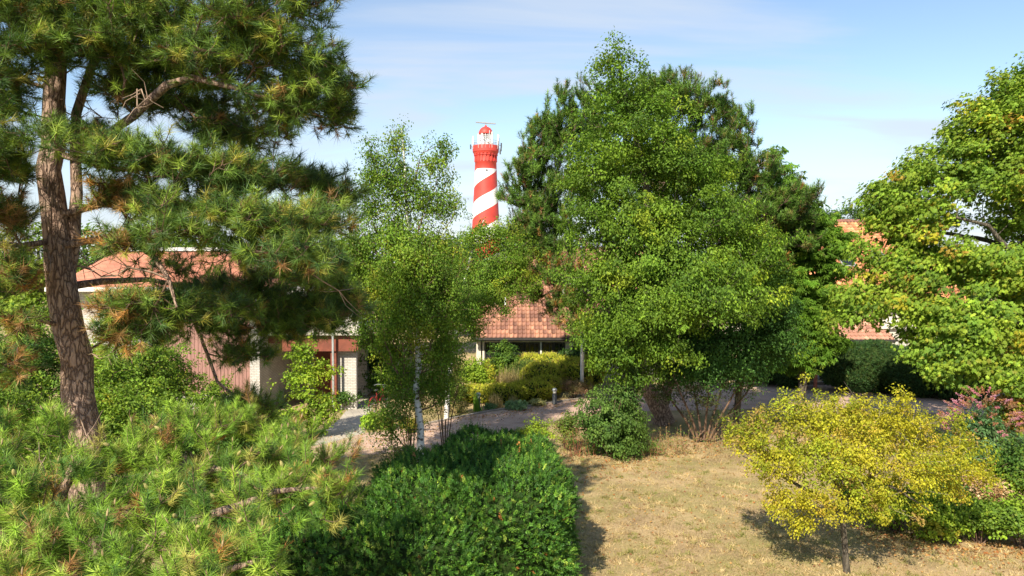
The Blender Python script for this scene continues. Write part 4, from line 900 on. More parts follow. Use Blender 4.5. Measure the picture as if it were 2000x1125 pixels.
    def keep(a):
        px = a[:, 0] / a[:, 1] * FPX + 1000; py = 510 - (a[:, 2] - CAMZ) / a[:, 1] * FPX
        fr = (a[:, 1] < 11.9) & (np.abs(px - 118) < 62) & (py > 150) & (py < 900)
        band = (np.abs(py - 270) < 28)
        gap = (np.hypot((px - 225) / 60, (py - 225) / 26) < 1) | (np.hypot((px - 360) / 45, (py - 285) / 18) < 1) | (np.hypot((px - 560) / 70, (py - 300) / 25) < 1) | (np.hypot((px - 640) / 50, (py - 320) / 26) < 1)
        gap |= (px > 190) & (px < 480) & (np.abs(py - 525) < 32)
        h = (np.sin(px * 12.9 + py * 7.1) * .5 + .5)
        return ~((fr & ~band) | (fr & band & (h > .5))) & ~(gap & (h > .15))
    pine('tall_pine', 'tall old pine with forked reddish trunk at the left edge', base, [(main, mr)], B, 4900, 11, per=4, spread=.25, nn=56, ln=.15, wd=.0075, pal=PAL_PINE, shell=.15, jag=.2, tipup=.45, brownf=brown, limbs=limbs, sag=.06, deadn=34, jit=.1, wp=.12, up=0.0, step=.3, keep=keep, pw=.62)
pine_left()

# ------------------------------------------------------------------ low pine close to the camera
def pine_low():
    b = P(100, 1500, 7.2); b[2] = 0
    main = [b] + line([(98, 1300, 7.2), (95, 1120, 7.2), (90, 1040, 7.3), (120, 960, 7.4), (150, 900, 7.5)])
    limbs = [(line([(95, 1150, 7.2), (230, 1080, 7.0), (400, 1010, 7.2), (540, 960, 7.6), (660, 950, 7.8)]), [.07, .055, .045, .03, .012]),
             (line([(92, 1080, 7.2), (260, 1000, 8.0), (420, 915, 8.6), (480, 930, 8.5), (520, 980, 8.3)]), [.06, .05, .045, .04, .015]),
             (line([(95, 1180, 7.2), (250, 1150, 6.4), (420, 1120, 6.2), (520, 1090, 6.3)]), [.06, .05, .035, .015]),
             (line([(90, 1060, 7.3), (20, 980, 7.0), (-80, 930, 6.8)]), [.05, .04, .02])]
    B = [W(*q) for q in [(660, 965, 7.8, 60, 36, .35), (610, 980, 7.7, 80, 48, .45), (520, 960, 7.9, 100, 50, .6), (640, 895, 10.2, 50, 26, .4), (590, 850, 10.2, 60, 35, .6), (530, 900, 9.2, 110, 40, .7), (470, 830, 10.5, 70, 35, .6), (430, 940, 8.6, 110, 45, .7), (330, 860, 9.0, 110, 45, .9), (250, 900, 8.3, 120, 50, .8),
          (60, 860, 7.8, 120, 50, .9), (60, 960, 7.0, 130, 50, .8), (100, 1060, 6.4, 120, 50, .7), (200, 1000, 7.2, 130, 50, .8), (330, 980, 7.4, 120, 50, .8), (300, 1080, 6.4, 120, 50, .7), (430, 1060, 6.6, 110, 50, .7), (480, 1110, 6.2, 80, 45, .5), (400, 1150, 5.9, 110, 50, .6),
          (200, 1130, 6.0, 120, 50, .6), (20, 1130, 6.0, 100, 60, .7), (150, 1220, 6.2, 300, 60, 1.0), (-80, 1000, 7.0, 100, 150, 1.2)]]
    t, tip, td = pine('low_pine', 'low spreading pine with bright green needle tufts at bottom left', b, [(main, [.16, .13, .10, .08, .06, .04])], B, 520, 12, per=3, spread=.24, nn=120, ln=.12, wd=.0056, pal=PAL_LOWP, shell=.1, jag=.15, tipup=.9, wp=.12,
         brownf=lambda tp, r: r.random(len(tp)) < .05, limbs=limbs, sag=.04, shoot=.21, cone=(20, 72), step=.25, deadn=5, r0=.004)
    bl = [([tip[i] - td[i] * .01, tip[i] + td[i] * .02, tip[i] + td[i] * .05], [.009, .011, .004]) for i in range(0, len(tip), 4)]
    tag(tubemesh('buds', bl, mat('bud_scales', (.34, .25, .12), .7, .2, 60, .4), t, 5), kind='stuff')
    # young green cones: countable parts on the nearest shoots
    px = tip[:, 0] / tip[:, 1] * FPX + 1000; py = 510 - (tip[:, 2] - CAMZ) / tip[:, 1] * FPX
    ok = np.where((px > 10) & (px < 700) & (py > 820) & (py < 1120))[0]; rng = np.random.default_rng(5); ok = rng.choice(ok, min(26, len(ok)), False)
    bm = bmesh.new(); lathe(bm, [(.004, 0), (.018, .01), (.021, .03), (.016, .055), (.006, .075)], 10)
    MC = mat('young_cone', (.35, .30, .10), .7, .2, 60, .8, bdist=.01); c0 = bmobj('cone', bm, MC, t, smooth=True)
    for k, i in enumerate(ok):
        o = c0 if k == 0 else c0.copy()
        if k: C.objects.link(o); o.parent = t
        o.location = Vector(tip[i] + td[i] * .03) - t.location; o.rotation_euler = Vector(td[i] + rng.normal(size=3) * .5).to_track_quat('Z', 'Y').to_euler()
pine_low()

# ------------------------------------------------------------------ birches
def birches():
    d = 22.0; b = P(823, 920, d); b[2] = 0
    tr = [b] + line([(822, 835, d), (812, 770, d), (818, 690, d), (808, 600, d), (803, 500, d), (795, 420, d), (792, 340, d), (786, 270, d), (784, 250, d)])
    B = [W(*q) for q in [(760, 340, d, 60, 45, .6), (830, 390, d, 60, 50, .7), (735, 350, d, 45, 35, .5), (775, 275, d, 38, 34, .4), (865, 290, d, 22, 30, .3), (735, 300, d, 40, 30, .4), (850, 320, d, 45, 55, .5), (780, 370, d, 75, 50, .8), (720, 400, d, 45, 50, .6), (870, 400, d, 40, 35, .5),
         (795, 520, d - 1.0, 90, 70, .6), (800, 620, d - 1.0, 80, 55, .6), (760, 460, d, 90, 60, 1.0), (700, 500, d, 55, 60, .7), (840, 500, d, 75, 60, .9), (690, 560, d, 60, 60, .7), (780, 580, d, 90, 60, 1.0), (870, 590, d, 55, 70, .8), (760, 660, d, 60, 55, .7), (860, 680, d, 40, 60, .6), (710, 640, d, 30, 45, .4), (790, 740, d, 55, 60, .6), (855, 745, d, 35, 50, .5), (760, 820, d - .6, 50, 50, .5)]]
    tree('birch', 'slender white trunked birch with hanging sparse foliage below the lighthouse', 'tree', b, [(tr, [.13, .105, .10, .09, .075, .06, .048, .035, .02, .01])], B, 2800, 21, leaves=36, rc=.25, size=.064, pal=PAL_BIRCH, bark=B_twig, tbark=B_birch, up=.5, sag=-.07, shell=.25, jag=.35, droop=1.4, upw=.25, outw=.6, wp=.3, squash=1.1, keep=lambda a: (a[:, 2] < Z(450, 22)) | (np.sin(a[:, 0] * 91 + a[:, 2] * 57) > -.55), pal2=PAL_BIRCH + ((.30, .17, .06, 1.0),))
    d = 29.0; b = P(872, 826, d); b[2] = 0
    tr = [b] + line([(876, 740, d), (886, 680, d), (893, 650, d), (905, 560, d), (925, 480, d), (945, 430, d)])
    B = [W(*q) for q in [(870, 690, d - 1.5, 45, 40, .7), (905, 600, d - 1.5, 40, 45, .7), (1020, 500, d, 45, 35, .7), (1000, 525, d - .5, 50, 50, .8), (1030, 560, d - .6, 30, 35, .6), (960, 560, d - .6, 50, 40, .8), (960, 455, d, 60, 30, .8), (920, 480, d, 40, 40, .8), (1000, 480, d, 40, 40, .7), (960, 530, d, 60, 45, 1.0), (900, 560, d, 50, 60, 1.0), (1000, 550, d, 35, 45, .8), (930, 600, d, 35, 40, .7), (880, 620, d - 1, 50, 50, .8), (920, 640, d - 1, 30, 40, .6), (985, 600, d - 1, 18, 40, .4)]]
    tree('birch', 'leaning birch whose crown spreads right beneath the lighthouse', 'tree', b, [(tr, [.10, .09, .085, .075, .06, .04, .02])], B, 1300, 22, leaves=44, rc=.32, size=.066, pal=PAL_BIRCH, bark=B_twig, tbark=B_birch, up=.4, sag=-.06, shell=.25, jag=.3, droop=1.3, upw=.3, outw=.6)
birches()

# ------------------------------------------------------------------ large central tree and the pine behind it
def central():
    d = 24.6; b = G(1232, 880); b = np.array((X(1230, 23.8), 23.8, 0.))
    tr = [b] + line([(1228, 800, 23.9), (1230, 740, 24), (1245, 680, 24.2), (1262, 600, 24.4), (1270, 480, d), (1262, 360, d), (1240, 250, d), (1215, 160, d), (1205, 100, d)])
    lim = [(line([(1240, 690, 24.1), (1290, 640, 24), (1340, 580, 24), (1420, 560, 23.8)]), [.11, .09, .07, .04]), (line([(1265, 560, 24.4), (1340, 480, 24.4), (1420, 400, 24.5)]), [.12, .08, .04]), (line([(1268, 450, d), (1190, 380, d), (1150, 320, d)]), [.10, .07, .03]), (line([(1250, 640, 24.3), (1190, 600, 23.8), (1140, 570, 23.5)]), [.09, .06, .03])]
    B = [W(*q) for q in [(1222, 185, d, 75, 45, 1.0), (1205, 130, d, 35, 35, .4), (1285, 200, d, 40, 40, .8), (1240, 270, d, 110, 70, 1.8), (1170, 330, d, 85, 60, 1.5), (1320, 330, d, 90, 65, 1.8), (1200, 420, d, 110, 70, 2.0), (1330, 430, d, 130, 75, 2.3), (1400, 330, d, 45, 45, .9),
         (1230, 520, d - .5, 120, 70, 2.2), (1370, 540, d - .8, 130, 70, 2.3), (1450, 480, d, 70, 60, 1.6), (1180, 560, d - .5, 80, 55, 1.6), (1260, 620, d - 1.2, 120, 50, 1.8), (1370, 590, d - 1.5, 120, 42, 1.5), (1180, 650, d - .8, 60, 45, 1.1), (1250, 680, d - 1.2, 90, 30, 1.2), (1480, 560, d + .2, 65, 60, 1.4), (1300, 690, d - 1.4, 60, 26, 1.0), (1190, 700, d - 1.0, 40, 30, .8), (1250, 725, d - .9, 60, 22, .7)]]
    k = Rm(1, d)
    rng = np.random.default_rng(3)
    ex = []
    for px, py in [(1198, 75), (1185, 95), (1210, 85), (1178, 120), (1243, 112), (1165, 130), (1228, 105), (1255, 125), (1205, 100), (1192, 110), (1220, 120), (1160, 150), (1075, 235)]: ex.append(P(px, py, d + rng.normal() * .2))
    tree('broadleaf_tree', 'large bright green broadleaf tree with wispy top in front of the dark pine', 'tree', b, [(tr, [.30, .26, .24, .22, .19, .15, .11, .07, .04, .015])] + lim, B, 2300, 31, leaves=74, rc=.36, size=.09, pal=PAL_LIME, up=.6, sag=-.03, shell=.4, jag=.42, droop=.9, upw=.45, outw=.7, extra=np.array(ex), cvar=.2, svar=.45, wid=.85)
    # darker broadleaf tree low on the right
    b2 = np.array((X(1440, 26.5), 26.5, 0.)); tr = [b2] + line([(1442, 780, 26.5), (1450, 700, 26.5), (1465, 620, 26.5), (1470, 520, 26.5)])
    B = [W(*q) for q in [(1440, 640, 26, 110, 60, 1.6), (1350, 680, 25.6, 80, 40, 1.2), (1490, 610, 26.2, 60, 70, 1.5), (1420, 700, 25.6, 100, 38, 1.3), (1510, 680, 26, 50, 45, 1.0), (1320, 640, 25.8, 60, 40, 1.0), (1330, 715, 25.4, 70, 30, 1.0), (1410, 725, 25.2, 70, 28, 1.0), (1470, 530, 27, 60, 50, 1.3)]]
    tree('broadleaf_tree', 'dark low hanging broadleaf tree to the right of the ivy covered trunk', 'tree', b2, [(tr, [.14, .12, .1, .08, .04])], B, 800, 32, leaves=66, rc=.42, size=.088, pal=((.07, .16, .03, 4), (.10, .21, .035, 3), (.05, .12, .03, 3)), up=.5, shell=.5, jag=.2, droop=.8, upw=.5, outw=.8)
    # pine behind
    d = 30.5; b = np.array((X(1300, 28.2), 28.2, 0.))
    tr = [b] + line([(1292, 800, 28.2), (1262, 760, 28.3), (1246, 728, 28.4), (1250, 640, 29), (1270, 520, 30), (1290, 400, d), (1300, 280, d), (1300, 170, d)])
    lim = [(line([(1292, 800, 28.2), (1310, 730, 28.6), (1330, 650, 29.4), (1390, 520, 30), (1450, 400, d), (1480, 330, d)]), [.22, .18, .15, .12, .08, .04]), (line([(1255, 600, 29.3), (1180, 560, 29.5), (1110, 550, 29.5), (1040, 590, 29.3)]), [.10, .07, .05, .03]),
           (line([(1265, 540, 29.8), (1150, 480, d), (1050, 420, d), (1010, 340, d)]), [.12, .09, .06, .03])]
    B = [W(*q) for q in [(1300, 190, d, 80, 50, 1.5), (1180, 230, d, 80, 55, 1.5), (1380, 230, d, 60, 45, 1.3), (1435, 240, d, 35, 45, .8), (1110, 270, d, 60, 50, 1.3), (1060, 290, d, 50, 55, 1.2), (1025, 340, d, 50, 50, 1.2), (1010, 385, d, 45, 30, .9), (1420, 310, d, 80, 60, 1.6), (1480, 350, d, 50, 50, 1.2),
         (1050, 420, d, 60, 45, 1.3), (1110, 380, d, 80, 60, 1.6), (1490, 420, d, 70, 55, 1.5), (1540, 440, d, 50, 35, 1.2), (1420, 430, d, 90, 60, 1.8), (1060, 490, d - .5, 45, 30, 1.0), (1470, 500, d, 80, 40, 1.4), (1560, 470, d, 40, 28, .9), (1300, 330, d + 1, 150, 90, 2.0), (1080, 600, d - 1.2, 40, 26, .7), (1130, 640, d - 1.4, 35, 25, .6), (1045, 575, d - 1.3, 25, 18, .5), (1035, 455, d - .6, 50, 45, 1.0), (1085, 470, d - .6, 60, 45, 1.0), (1120, 200, d, 45, 40, 1.0), (1075, 250, d, 40, 40, .9), (1090, 530, d - 1.0, 60, 40, .9), (1060, 550, d - 1.2, 40, 26, .7), (1120, 590, d - 1.3, 45, 30, .7), (1350, 200, d, 70, 45, 1.3), (1560, 400, d, 50, 40, 1.2)]]
    pine('broad_pine', 'broad dark pine standing behind the bright green central tree', b, [(tr, [.42, .36, .28, .26, .24, .20, .15, .10, .04])], B, 2700, 33, per=5, spread=.4, nn=40, ln=.18, wd=.02, pal=((.12, .23, .035, 4), (.17, .29, .04, 3), (.08, .16, .03, 3), (.2, .2, .05, .6)), limbs=lim, shell=.4, tipup=1.3, jag=.3, shoot=.3, cone=(18, 60), step=.5, deadn=90, brownf=lambda tp, r: r.random(len(tp)) < np.where(tp[:, 2] < 6.6, .3, .03), r0=.009)
central()

# ------------------------------------------------------------------ chestnut, far trees, maple
def right_trees():
    d = 32.0; b = np.array((X(1570, d), d, 0.)); tr = [b] + line([(1570, 700, d), (1565, 600, d), (1560, 500, d), (1550, 400, d), (1520, 300, d)])
    B = [W(*q) for q in [(1560, 430, d, 60, 40, 1.2), (1590, 480, d, 70, 45, 1.4), (1570, 540, d, 75, 50, 1.5), (1600, 600, d - .3, 50, 40, 1.3), (1550, 620, d, 70, 50, 1.4), (1590, 670, d, 60, 35, 1.2), (1530, 380, d, 30, 35, .8), (1640, 470, d, 24, 25, .6), (1540, 690, d, 60, 35, 1.2)]]
    ex = [P(px, py, d) for px, py in [(1505, 300), (1512, 310), (1520, 295), (1530, 330), (1540, 325), (1545, 350), (1500, 320), (1553, 345), (1560, 365), (1515, 335), (1570, 380)]]
    tree('chestnut_tree', 'horse chestnut with drooping hand shaped leaves between pine and orange roof', 'tree', b, [(tr, [.2, .17, .15, .12, .07, .02])], B, 620, 41, leaves=30, rc=.42, size=.2, shape='hand', pal=((.13, .25, .025, 4), (.19, .31, .03, 3), (.11, .22, .025, 3), (.4, .34, .04, .5)), shell=.5, jag=.25, droop=.7, upw=.9, outw=.4, extra=np.array(ex), squash=.5)
    # far trees
    rng = np.random.default_rng(7)
    FT = [(-60, 470, 52, 4.5, 'dark oak'), (70, 440, 47, 4.2, 'pale'), (215, 425, 50, 4.3, 'mid'), (340, 420, 48, 4.4, 'pale'), (470, 435, 52, 4.6, 'mid'), (610, 455, 46, 4.2, 'dark'), (690, 458, 40, 3.0, 'pale'), (800, 455, 48, 4.5, 'mid'), (880, 440, 60, 4.2, 'dark'),
          (1010, 492, 62, 4.5, 'mid'), (1110, 480, 58, 4.5, 'dark'), (1240, 470, 60, 5, 'mid'), (1400, 455, 58, 5, 'dark'), (1560, 430, 66, 5, 'mid'), (1625, 408, 80, 3.0, 'dark'), (1668, 402, 84, 2.6, 'dark'), (1720, 395, 82, 4, 'mid'), (1820, 470, 70, 5, 'dark'), (1920, 478, 66, 5, 'mid'), (2030, 470, 60, 5, 'dark')]
    words = {0: 'beyond the left edge of the brown house', 1: 'left of the tall pine trunk behind the brown house', 2: 'just right of the tall pine trunk behind the house roof', 3: 'yellowish above the middle of the terracotta roof', 4: 'rising over the right part of the terracotta roof', 5: 'between the brown house and the birch', 6: 'low and yellow at the left of the birch crown', 7: 'directly behind the birch crown', 8: 'just left of the lighthouse foot',
             9: 'behind the left end of the upper tiled roof', 10: 'behind the dormer of the tiled house', 11: 'hidden behind the large central tree', 12: 'behind the right half of the broad pine', 13: 'behind the chestnut tree', 14: 'small, on the skyline left of the orange roof ridge', 15: 'small and dark right above the orange roof ridge', 16: 'behind the upper left lobe of the maple', 17: 'behind the maple and the orange roof end', 18: 'seen through the gap in the maple crown', 19: 'far right behind the maple'}
    for i, (px, py, d, r, kd) in enumerate(FT):
        top = Z(py, d); h = top; b = np.array((X(px, d), d, 0.)); rr = r
        tr = [b, b + (0, 0, h * .3), b + (.2, 0, h * .6), b + (.1, .1, h * .85)]
        B = []
        for k in range(9):
            a = rng.random() * 2 * PI; q = rng.random() ** .6 * rr * .55; s = rr * (.38 + .25 * rng.random())
            B.append((b + (q * math.cos(a), q * math.sin(a), h * (.42 + .30 * rng.random())), np.array((s, s, s * .75))))
        B.append((b + (0, 0, h - rr * .42), np.array((rr * .5, rr * .5, rr * .42))))
        pal = {'pale': ((.20, .29, .03, 4), (.13, .21, .03, 3), (.30, .34, .04, 1)), 'mid': ((.10, .18, .03, 4), (.14, .23, .03, 3), (.07, .13, .03, 2)), 'dark': ((.05, .11, .03, 4), (.08, .15, .03, 3)), 'dark oak': ((.05, .11, .03, 4), (.08, .15, .03, 3))}[kd]
        tree('leafy_tree', ({'pale': 'pale green', 'mid': 'mid green', 'dark': 'dark green', 'dark oak': 'dark green'}[kd] + ' tree ' + words[i]), 'tree', b, [(tr, [.25, .2, .15, .06])], B, 190, 60 + i, leaves=44, rc=.75, size=.24, pal=pal, step=1.0, shell=.5, jag=.25, group='trees behind the houses', r0=.012, sides=6, upw=.6, outw=.8)
    # maple
    d = 24.0; b = np.array((X(2040, d), d, 0.))
    tr = [b] + line([(2040, 800, d), (2030, 700, d), (2020, 600, d), (2010, 500, d), (2020, 380, d), (2040, 260, d), (2060, 140, d)])
    lim = [(line([(2015, 560, d), (1985, 540, d - .4), (1980, 500, d - .6), (1930, 440, d - .8), (1850, 420, d - 1)]), [.13, .10, .09, .06, .03]), (line([(2010, 500, d), (1930, 470, d + .6), (1820, 450, d + .8), (1740, 420, d + .8)]), [.11, .08, .05, .02]), (line([(2025, 640, d), (1930, 610, d - 1), (1800, 620, d - 1.5), (1700, 600, d - 1.6)]), [.12, .09, .05, .03]), (line([(2020, 380, d), (1960, 290, d), (1900, 240, d)]), [.10, .06, .03])]
    B = [W(*q) for q in [(2010, 165, d, 55, 45, 1.2), (1950, 215, d, 60, 50, 1.3), (1895, 250, d, 50, 50, 1.2), (1880, 425, d - .2, 45, 20, .9), (1840, 655, d - 1.8, 60, 36, 1.2), (1690, 490, d - .6, 30, 26, .7), (1712, 430, d - .2, 22, 30, .6), (1790, 335, d, 50, 35, 1.2), (1765, 500, d - .6, 50, 35, 1.2), (1985, 200, d, 60, 60, 1.4), (1915, 260, d, 60, 60, 1.4), (2010, 300, d, 80, 70, 2), (1860, 320, d, 65, 55, 1.6), (1940, 360, d - .4, 70, 45, 1.8), (1800, 370, d, 60, 45, 1.5), (1740, 390, d, 60, 42, 1.4), (1722, 385, d + .4, 28, 35, .8), (1780, 420, d - .4, 70, 40, 1.5), (1765, 455, d - .4, 45, 35, 1.2), (1980, 430, d - .4, 38, 32, 1.2),
         (1830, 505, d - .5, 70, 38, 1.6), (1900, 520, d - .8, 80, 45, 1.8), (1980, 540, d - 1, 60, 55, 1.6), (1735, 545, d - .8, 55, 38, 1.4), (1660, 600, d - 1.5, 42, 32, 1.0), (1700, 590, d - 1.5, 70, 38, 1.3), (1800, 580, d - 1.3, 80, 50, 1.6), (1645, 630, d - 1.6, 28, 18, .6),
         (1850, 640, d - 1.8, 70, 45, 1.3), (1940, 640, d - 2, 80, 60, 1.6), (1815, 700, d - 2, 40, 26, 1.0), (1870, 720, d - 2.2, 50, 34, 1.0), (1960, 720, d - 2.5, 60, 45, 1.2), (11800, 760, d - 2.4, 35, 25, .8), (2080, 400, d, 100, 200, 3), (2080, 650, d, 100, 120, 3), (2060, 200, d, 60, 90, 2)]]
    tree('maple_tree', 'tall maple with yellow tinged lobed leaves filling the right edge', 'tree', b, [(tr, [.34, .3, .28, .25, .22, .16, .1, .04])] + lim, B, 2400, 51, leaves=50, rc=.4, size=.128, shape='maple', pal=PAL_MAPLE, shell=.5, jag=.34, droop=.9, upw=.7, outw=.8, squash=.6, cvar=.14, svar=.45, up=.5, step=.45)
right_trees()

# ------------------------------------------------------------------ yellow-leaved young tree on the lawn
def sapling():
    d = 14.7; b = G(1654, 1118); d = b[1]
    tr = [b] + line([(1651, 1080, d), (1648, 1035, d), (1644, 1000, d), (1640, 960, d), (1650, 900, d), (1640, 850, d)])
    lim = [(line([(1642, 990, d), (1700, 930, d - .3), (1780, 890, d - .4), (1870, 900, d - .4)]), [.05, .035, .02, .01]), (line([(1645, 1005, d), (1580, 960, d - .3), (1510, 920, d - .5), (1450, 890, d - .6)]), [.05, .035, .02, .01]), (line([(1640, 960, d), (1600, 860, d + .2), (1570, 780, d + .2), (1572, 750, d)]), [.04, .025, .015, .006]),
           (line([(1648, 900, d), (1690, 830, d), (1680, 790, d), (1648, 745, d)]), [.03, .02, .012, .005]), (line([(1650, 900, d), (1740, 830, d + .3), (1765, 770, d + .2)]), [.03, .02, .006]), (line([(1700, 930, d - .3), (1760, 960, d - .8), (1820, 1000, d - .9)]), [.03, .02, .008])]
    B = [W(*q) for q in [(1480, 840, d, 70, 45, .6), (1440, 860, d, 35, 30, .4), (1560, 810, d, 80, 45, .7), (1572, 765, d, 22, 30, .2), (1660, 820, d, 80, 45, .8), (1640, 765, d, 25, 16, .2), (1750, 830, d, 70, 45, .7), (1760, 780, d, 25, 28, .25), (1850, 850, d, 60, 45, .6), (1900, 900, d, 50, 40, .5), (1530, 900, d - .5, 90, 55, .7), (1650, 900, d - .7, 110, 60, .8), (1790, 910, d - .6, 100, 60, .8),
         (1520, 980, d - .4, 60, 35, .4), (1600, 980, d - .7, 80, 45, .5), (1720, 980, d - .7, 80, 45, .5), (1560, 1020, d - .4, 50, 25, .3), (1860, 960, d - .2, 50, 30, .4), (1930, 930, d, 26, 22, .3), (1680, 850, d + .9, 180, 60, .5)]]
    tree('young_tree', 'small yellow leaved tree with thin grey trunk on the dry lawn', 'tree', b, [(tr, [.075, .062, .058, .055, .045, .03, .015])] + lim, B, 950, 52, leaves=56, rc=.17, size=.046, pal=PAL_YEL, bark=mat('pale_twig', (.26, .22, .15), .9, .2, 12, .3), tbark=B_grey, shell=.3, jag=.3, droop=.8, upw=.5, outw=.5, squash=.9, step=.25, r0=.004, cvar=.1, svar=.45)
sapling()

# ------------------------------------------------------------------ hedges
def LP(px, d, topz, rx, ry, e=2.6, z0=0.0):
    """hedge lump on the ground: centre column px at depth d, top height, half sizes in metres"""
    h = (topz - z0) / 2
    return ((X(px, d), d, z0 + h), (rx, ry, h), e)
hedge('yew_hedge', 'big clipped dark green yew hedge in the foreground centre', [((-.85, 14.4, 1.10), (2.0, 1.9, 1.26), 3.1), ((-2.7, 12.8, .82), (2.3, 1.3, 1.0), 3.6), ((-.42, 16.3, 1.15), (1.4, 1.5, 1.2), 2.8)],
      31000, 71, per=11, L=.14, size=.046, pal=PAL_YEW, wig=.075, upb=.35, rnd=.55, wf=3.0, corescale=.87, wid=.7, cvar=.32)
PAL_BOXY = ((.44, .46, .04, 4), (.56, .54, .06, 3), (.32, .36, .035, 2), (.42, .32, .08, 1.2))
lumps = [LP(935, 32.6, .72, 1.0, .6), LP(985, 32.6, .74, 1.1, .6), LP(1035, 33.2, .80, 1.1, .65), LP(1068, 34.0, .92, .7, .7)]
hedge('low_hedge', 'low clipped yellow green hedge running between the two bollard lamps', lumps, 6500, 72, per=8, L=.11, size=.05, pal=PAL_BOXY, wig=.03, upb=.9, rnd=.35, wf=3, wid=.6)
hedge('dome_hedge', 'round dome of yellow green clipped conifer behind the low hedge', [LP(1058, 35.4, 1.35, 1.05, .95, 2.2)], 2600, 73, per=8, L=.11, size=.05, pal=PAL_BOXY, wig=.03, upb=.9, rnd=.35, wid=.6)
hedge('dome_hedge', 'darker green clipped dome left of the yellow dome', [LP(1025, 36.4, 1.3, .9, .8, 2.2)], 1700, 74, per=8, L=.11, size=.05, pal=((.13, .19, .03, 3), (.08, .14, .03, 2), (.28, .27, .05, 1)), wig=.03, upb=.9, rnd=.35, wid=.6)
lumps = [LP(1000, 38.8, 1.3, .9, .6), LP(1040, 38.3, 1.45, 1.1, .7), LP(1080, 37.4, 1.5, 1.1, .8), LP(1110, 36.6, 1.42, .9, .9), LP(1128, 36.0, 1.35, .7, 1.0), LP(1150, 36.8, 1.5, .8, .8), LP(975, 38.9, 1.2, .8, .5)]
lumps = [((c[0], min(c[1], 37.7), c[2]), s, e) for c, s, e in lumps]
hedge('wavy_hedge', 'tall wavy yellow topped hedge in front of the tiled house windows', lumps, 8500, 75, per=8, L=.13, size=.06, pal=PAL_BOXY, wig=.05, upb=.9, rnd=.35, wf=4, wid=.6)
hedge('round_hedge', 'low dark green rounded hedge under the cream pillar of the tiled house', [LP(1115, 37.4, 1.75, .85, .5, 2.4)], 900, 76, per=8, L=.1, size=.05, pal=PAL_DARK, wig=.03)
hedge('dark_hedge', 'long clipped dark conifer hedge below the maple', [LP(1690, 35.5, 2.35, 2.1, 1.5, 2.6), LP(1790, 34.6, 2.2, 2.2, 1.5, 2.6), LP(1880, 33.5, 1.9, 1.8, 1.4, 2.6)], 13000, 77, per=9, L=.15, size=.065, pal=((.035, .085, .02, 4), (.05, .11, .025, 3), (.10, .13, .03, .8)), wig=.07, upb=.1, rnd=.5, wf=2.4, wid=.55)
hedge('dark_hedge', 'dark rounded conifer hedge left of the parked bicycle', [LP(1552, 36.6, 2.3, 1.0, 1.0, 2.5), LP(1500, 37.5, 2.0, 1.0, 1.0, 2.5)], 4500, 78, per=9, L=.15, size=.065, pal=((.04, .09, .02, 4), (.06, .12, .025, 3)), wig=.07, upb=.1, rnd=.5, wid=.55)

# ------------------------------------------------------------------ shrubs and plants
def shrub(name, label, px, d, w_, h, seed, pal, n=120, leaves=24, size=.06, rc=.2, stems=6, dep=None, shape='kite', cat='shrub', group=None, bark=None, up=.4, droop=.2, upw=.7, lean=0, zc=.55, shell=.3, jag=.35, wid=1.0, lump=5, base=None, outw=.6, cvar=.15, low=.1):
    rng = np.random.default_rng(seed); b = np.array((X(px, d), d, 0.)) if base is None else base; dep = dep or w_ * .8
    B = []
    for i in range(lump):
        a = 2 * PI * i / lump + rng.random(); q = .45
        B.append((b + np.array((q * w_ / 2 * math.cos(a) + lean, q * dep / 2 * math.sin(a), h * (low + .26 + .30 * rng.random()))), np.array((w_ * .30, dep * .30, h * (.24 + .1 * rng.random())))))
    B.append((b + np.array((lean, 0, h * .74)), np.array((w_ * .24, dep * .24, h * .26))))
    tr = [([b, b + np.array((.02, .02, h * .25))], [.03, .02])]
    for i in range(stems):
        a = 2 * PI * i / stems + rng.random() * .6; e = b + np.array((w_ * .3 * math.cos(a) + lean, dep * .3 * math.sin(a), h * (.5 + .3 * rng.random())))
        tr.append(([b + np.array((.08 * math.cos(a), .08 * math.sin(a), 0.)), (b + e) / 2 + rng.normal(size=3) * .05, e], [.02, .014, .007]))
    return tree(name, label, cat, b, tr, B, n, seed, leaves=leaves, rc=rc, size=size, shape=shape, pal=pal, bark=bark or B_twig, up=up, step=.25, shell=shell, jag=jag, group=group, droop=droop, upw=upw, r0=.004, wid=wid, outw=outw, cvar=cvar)
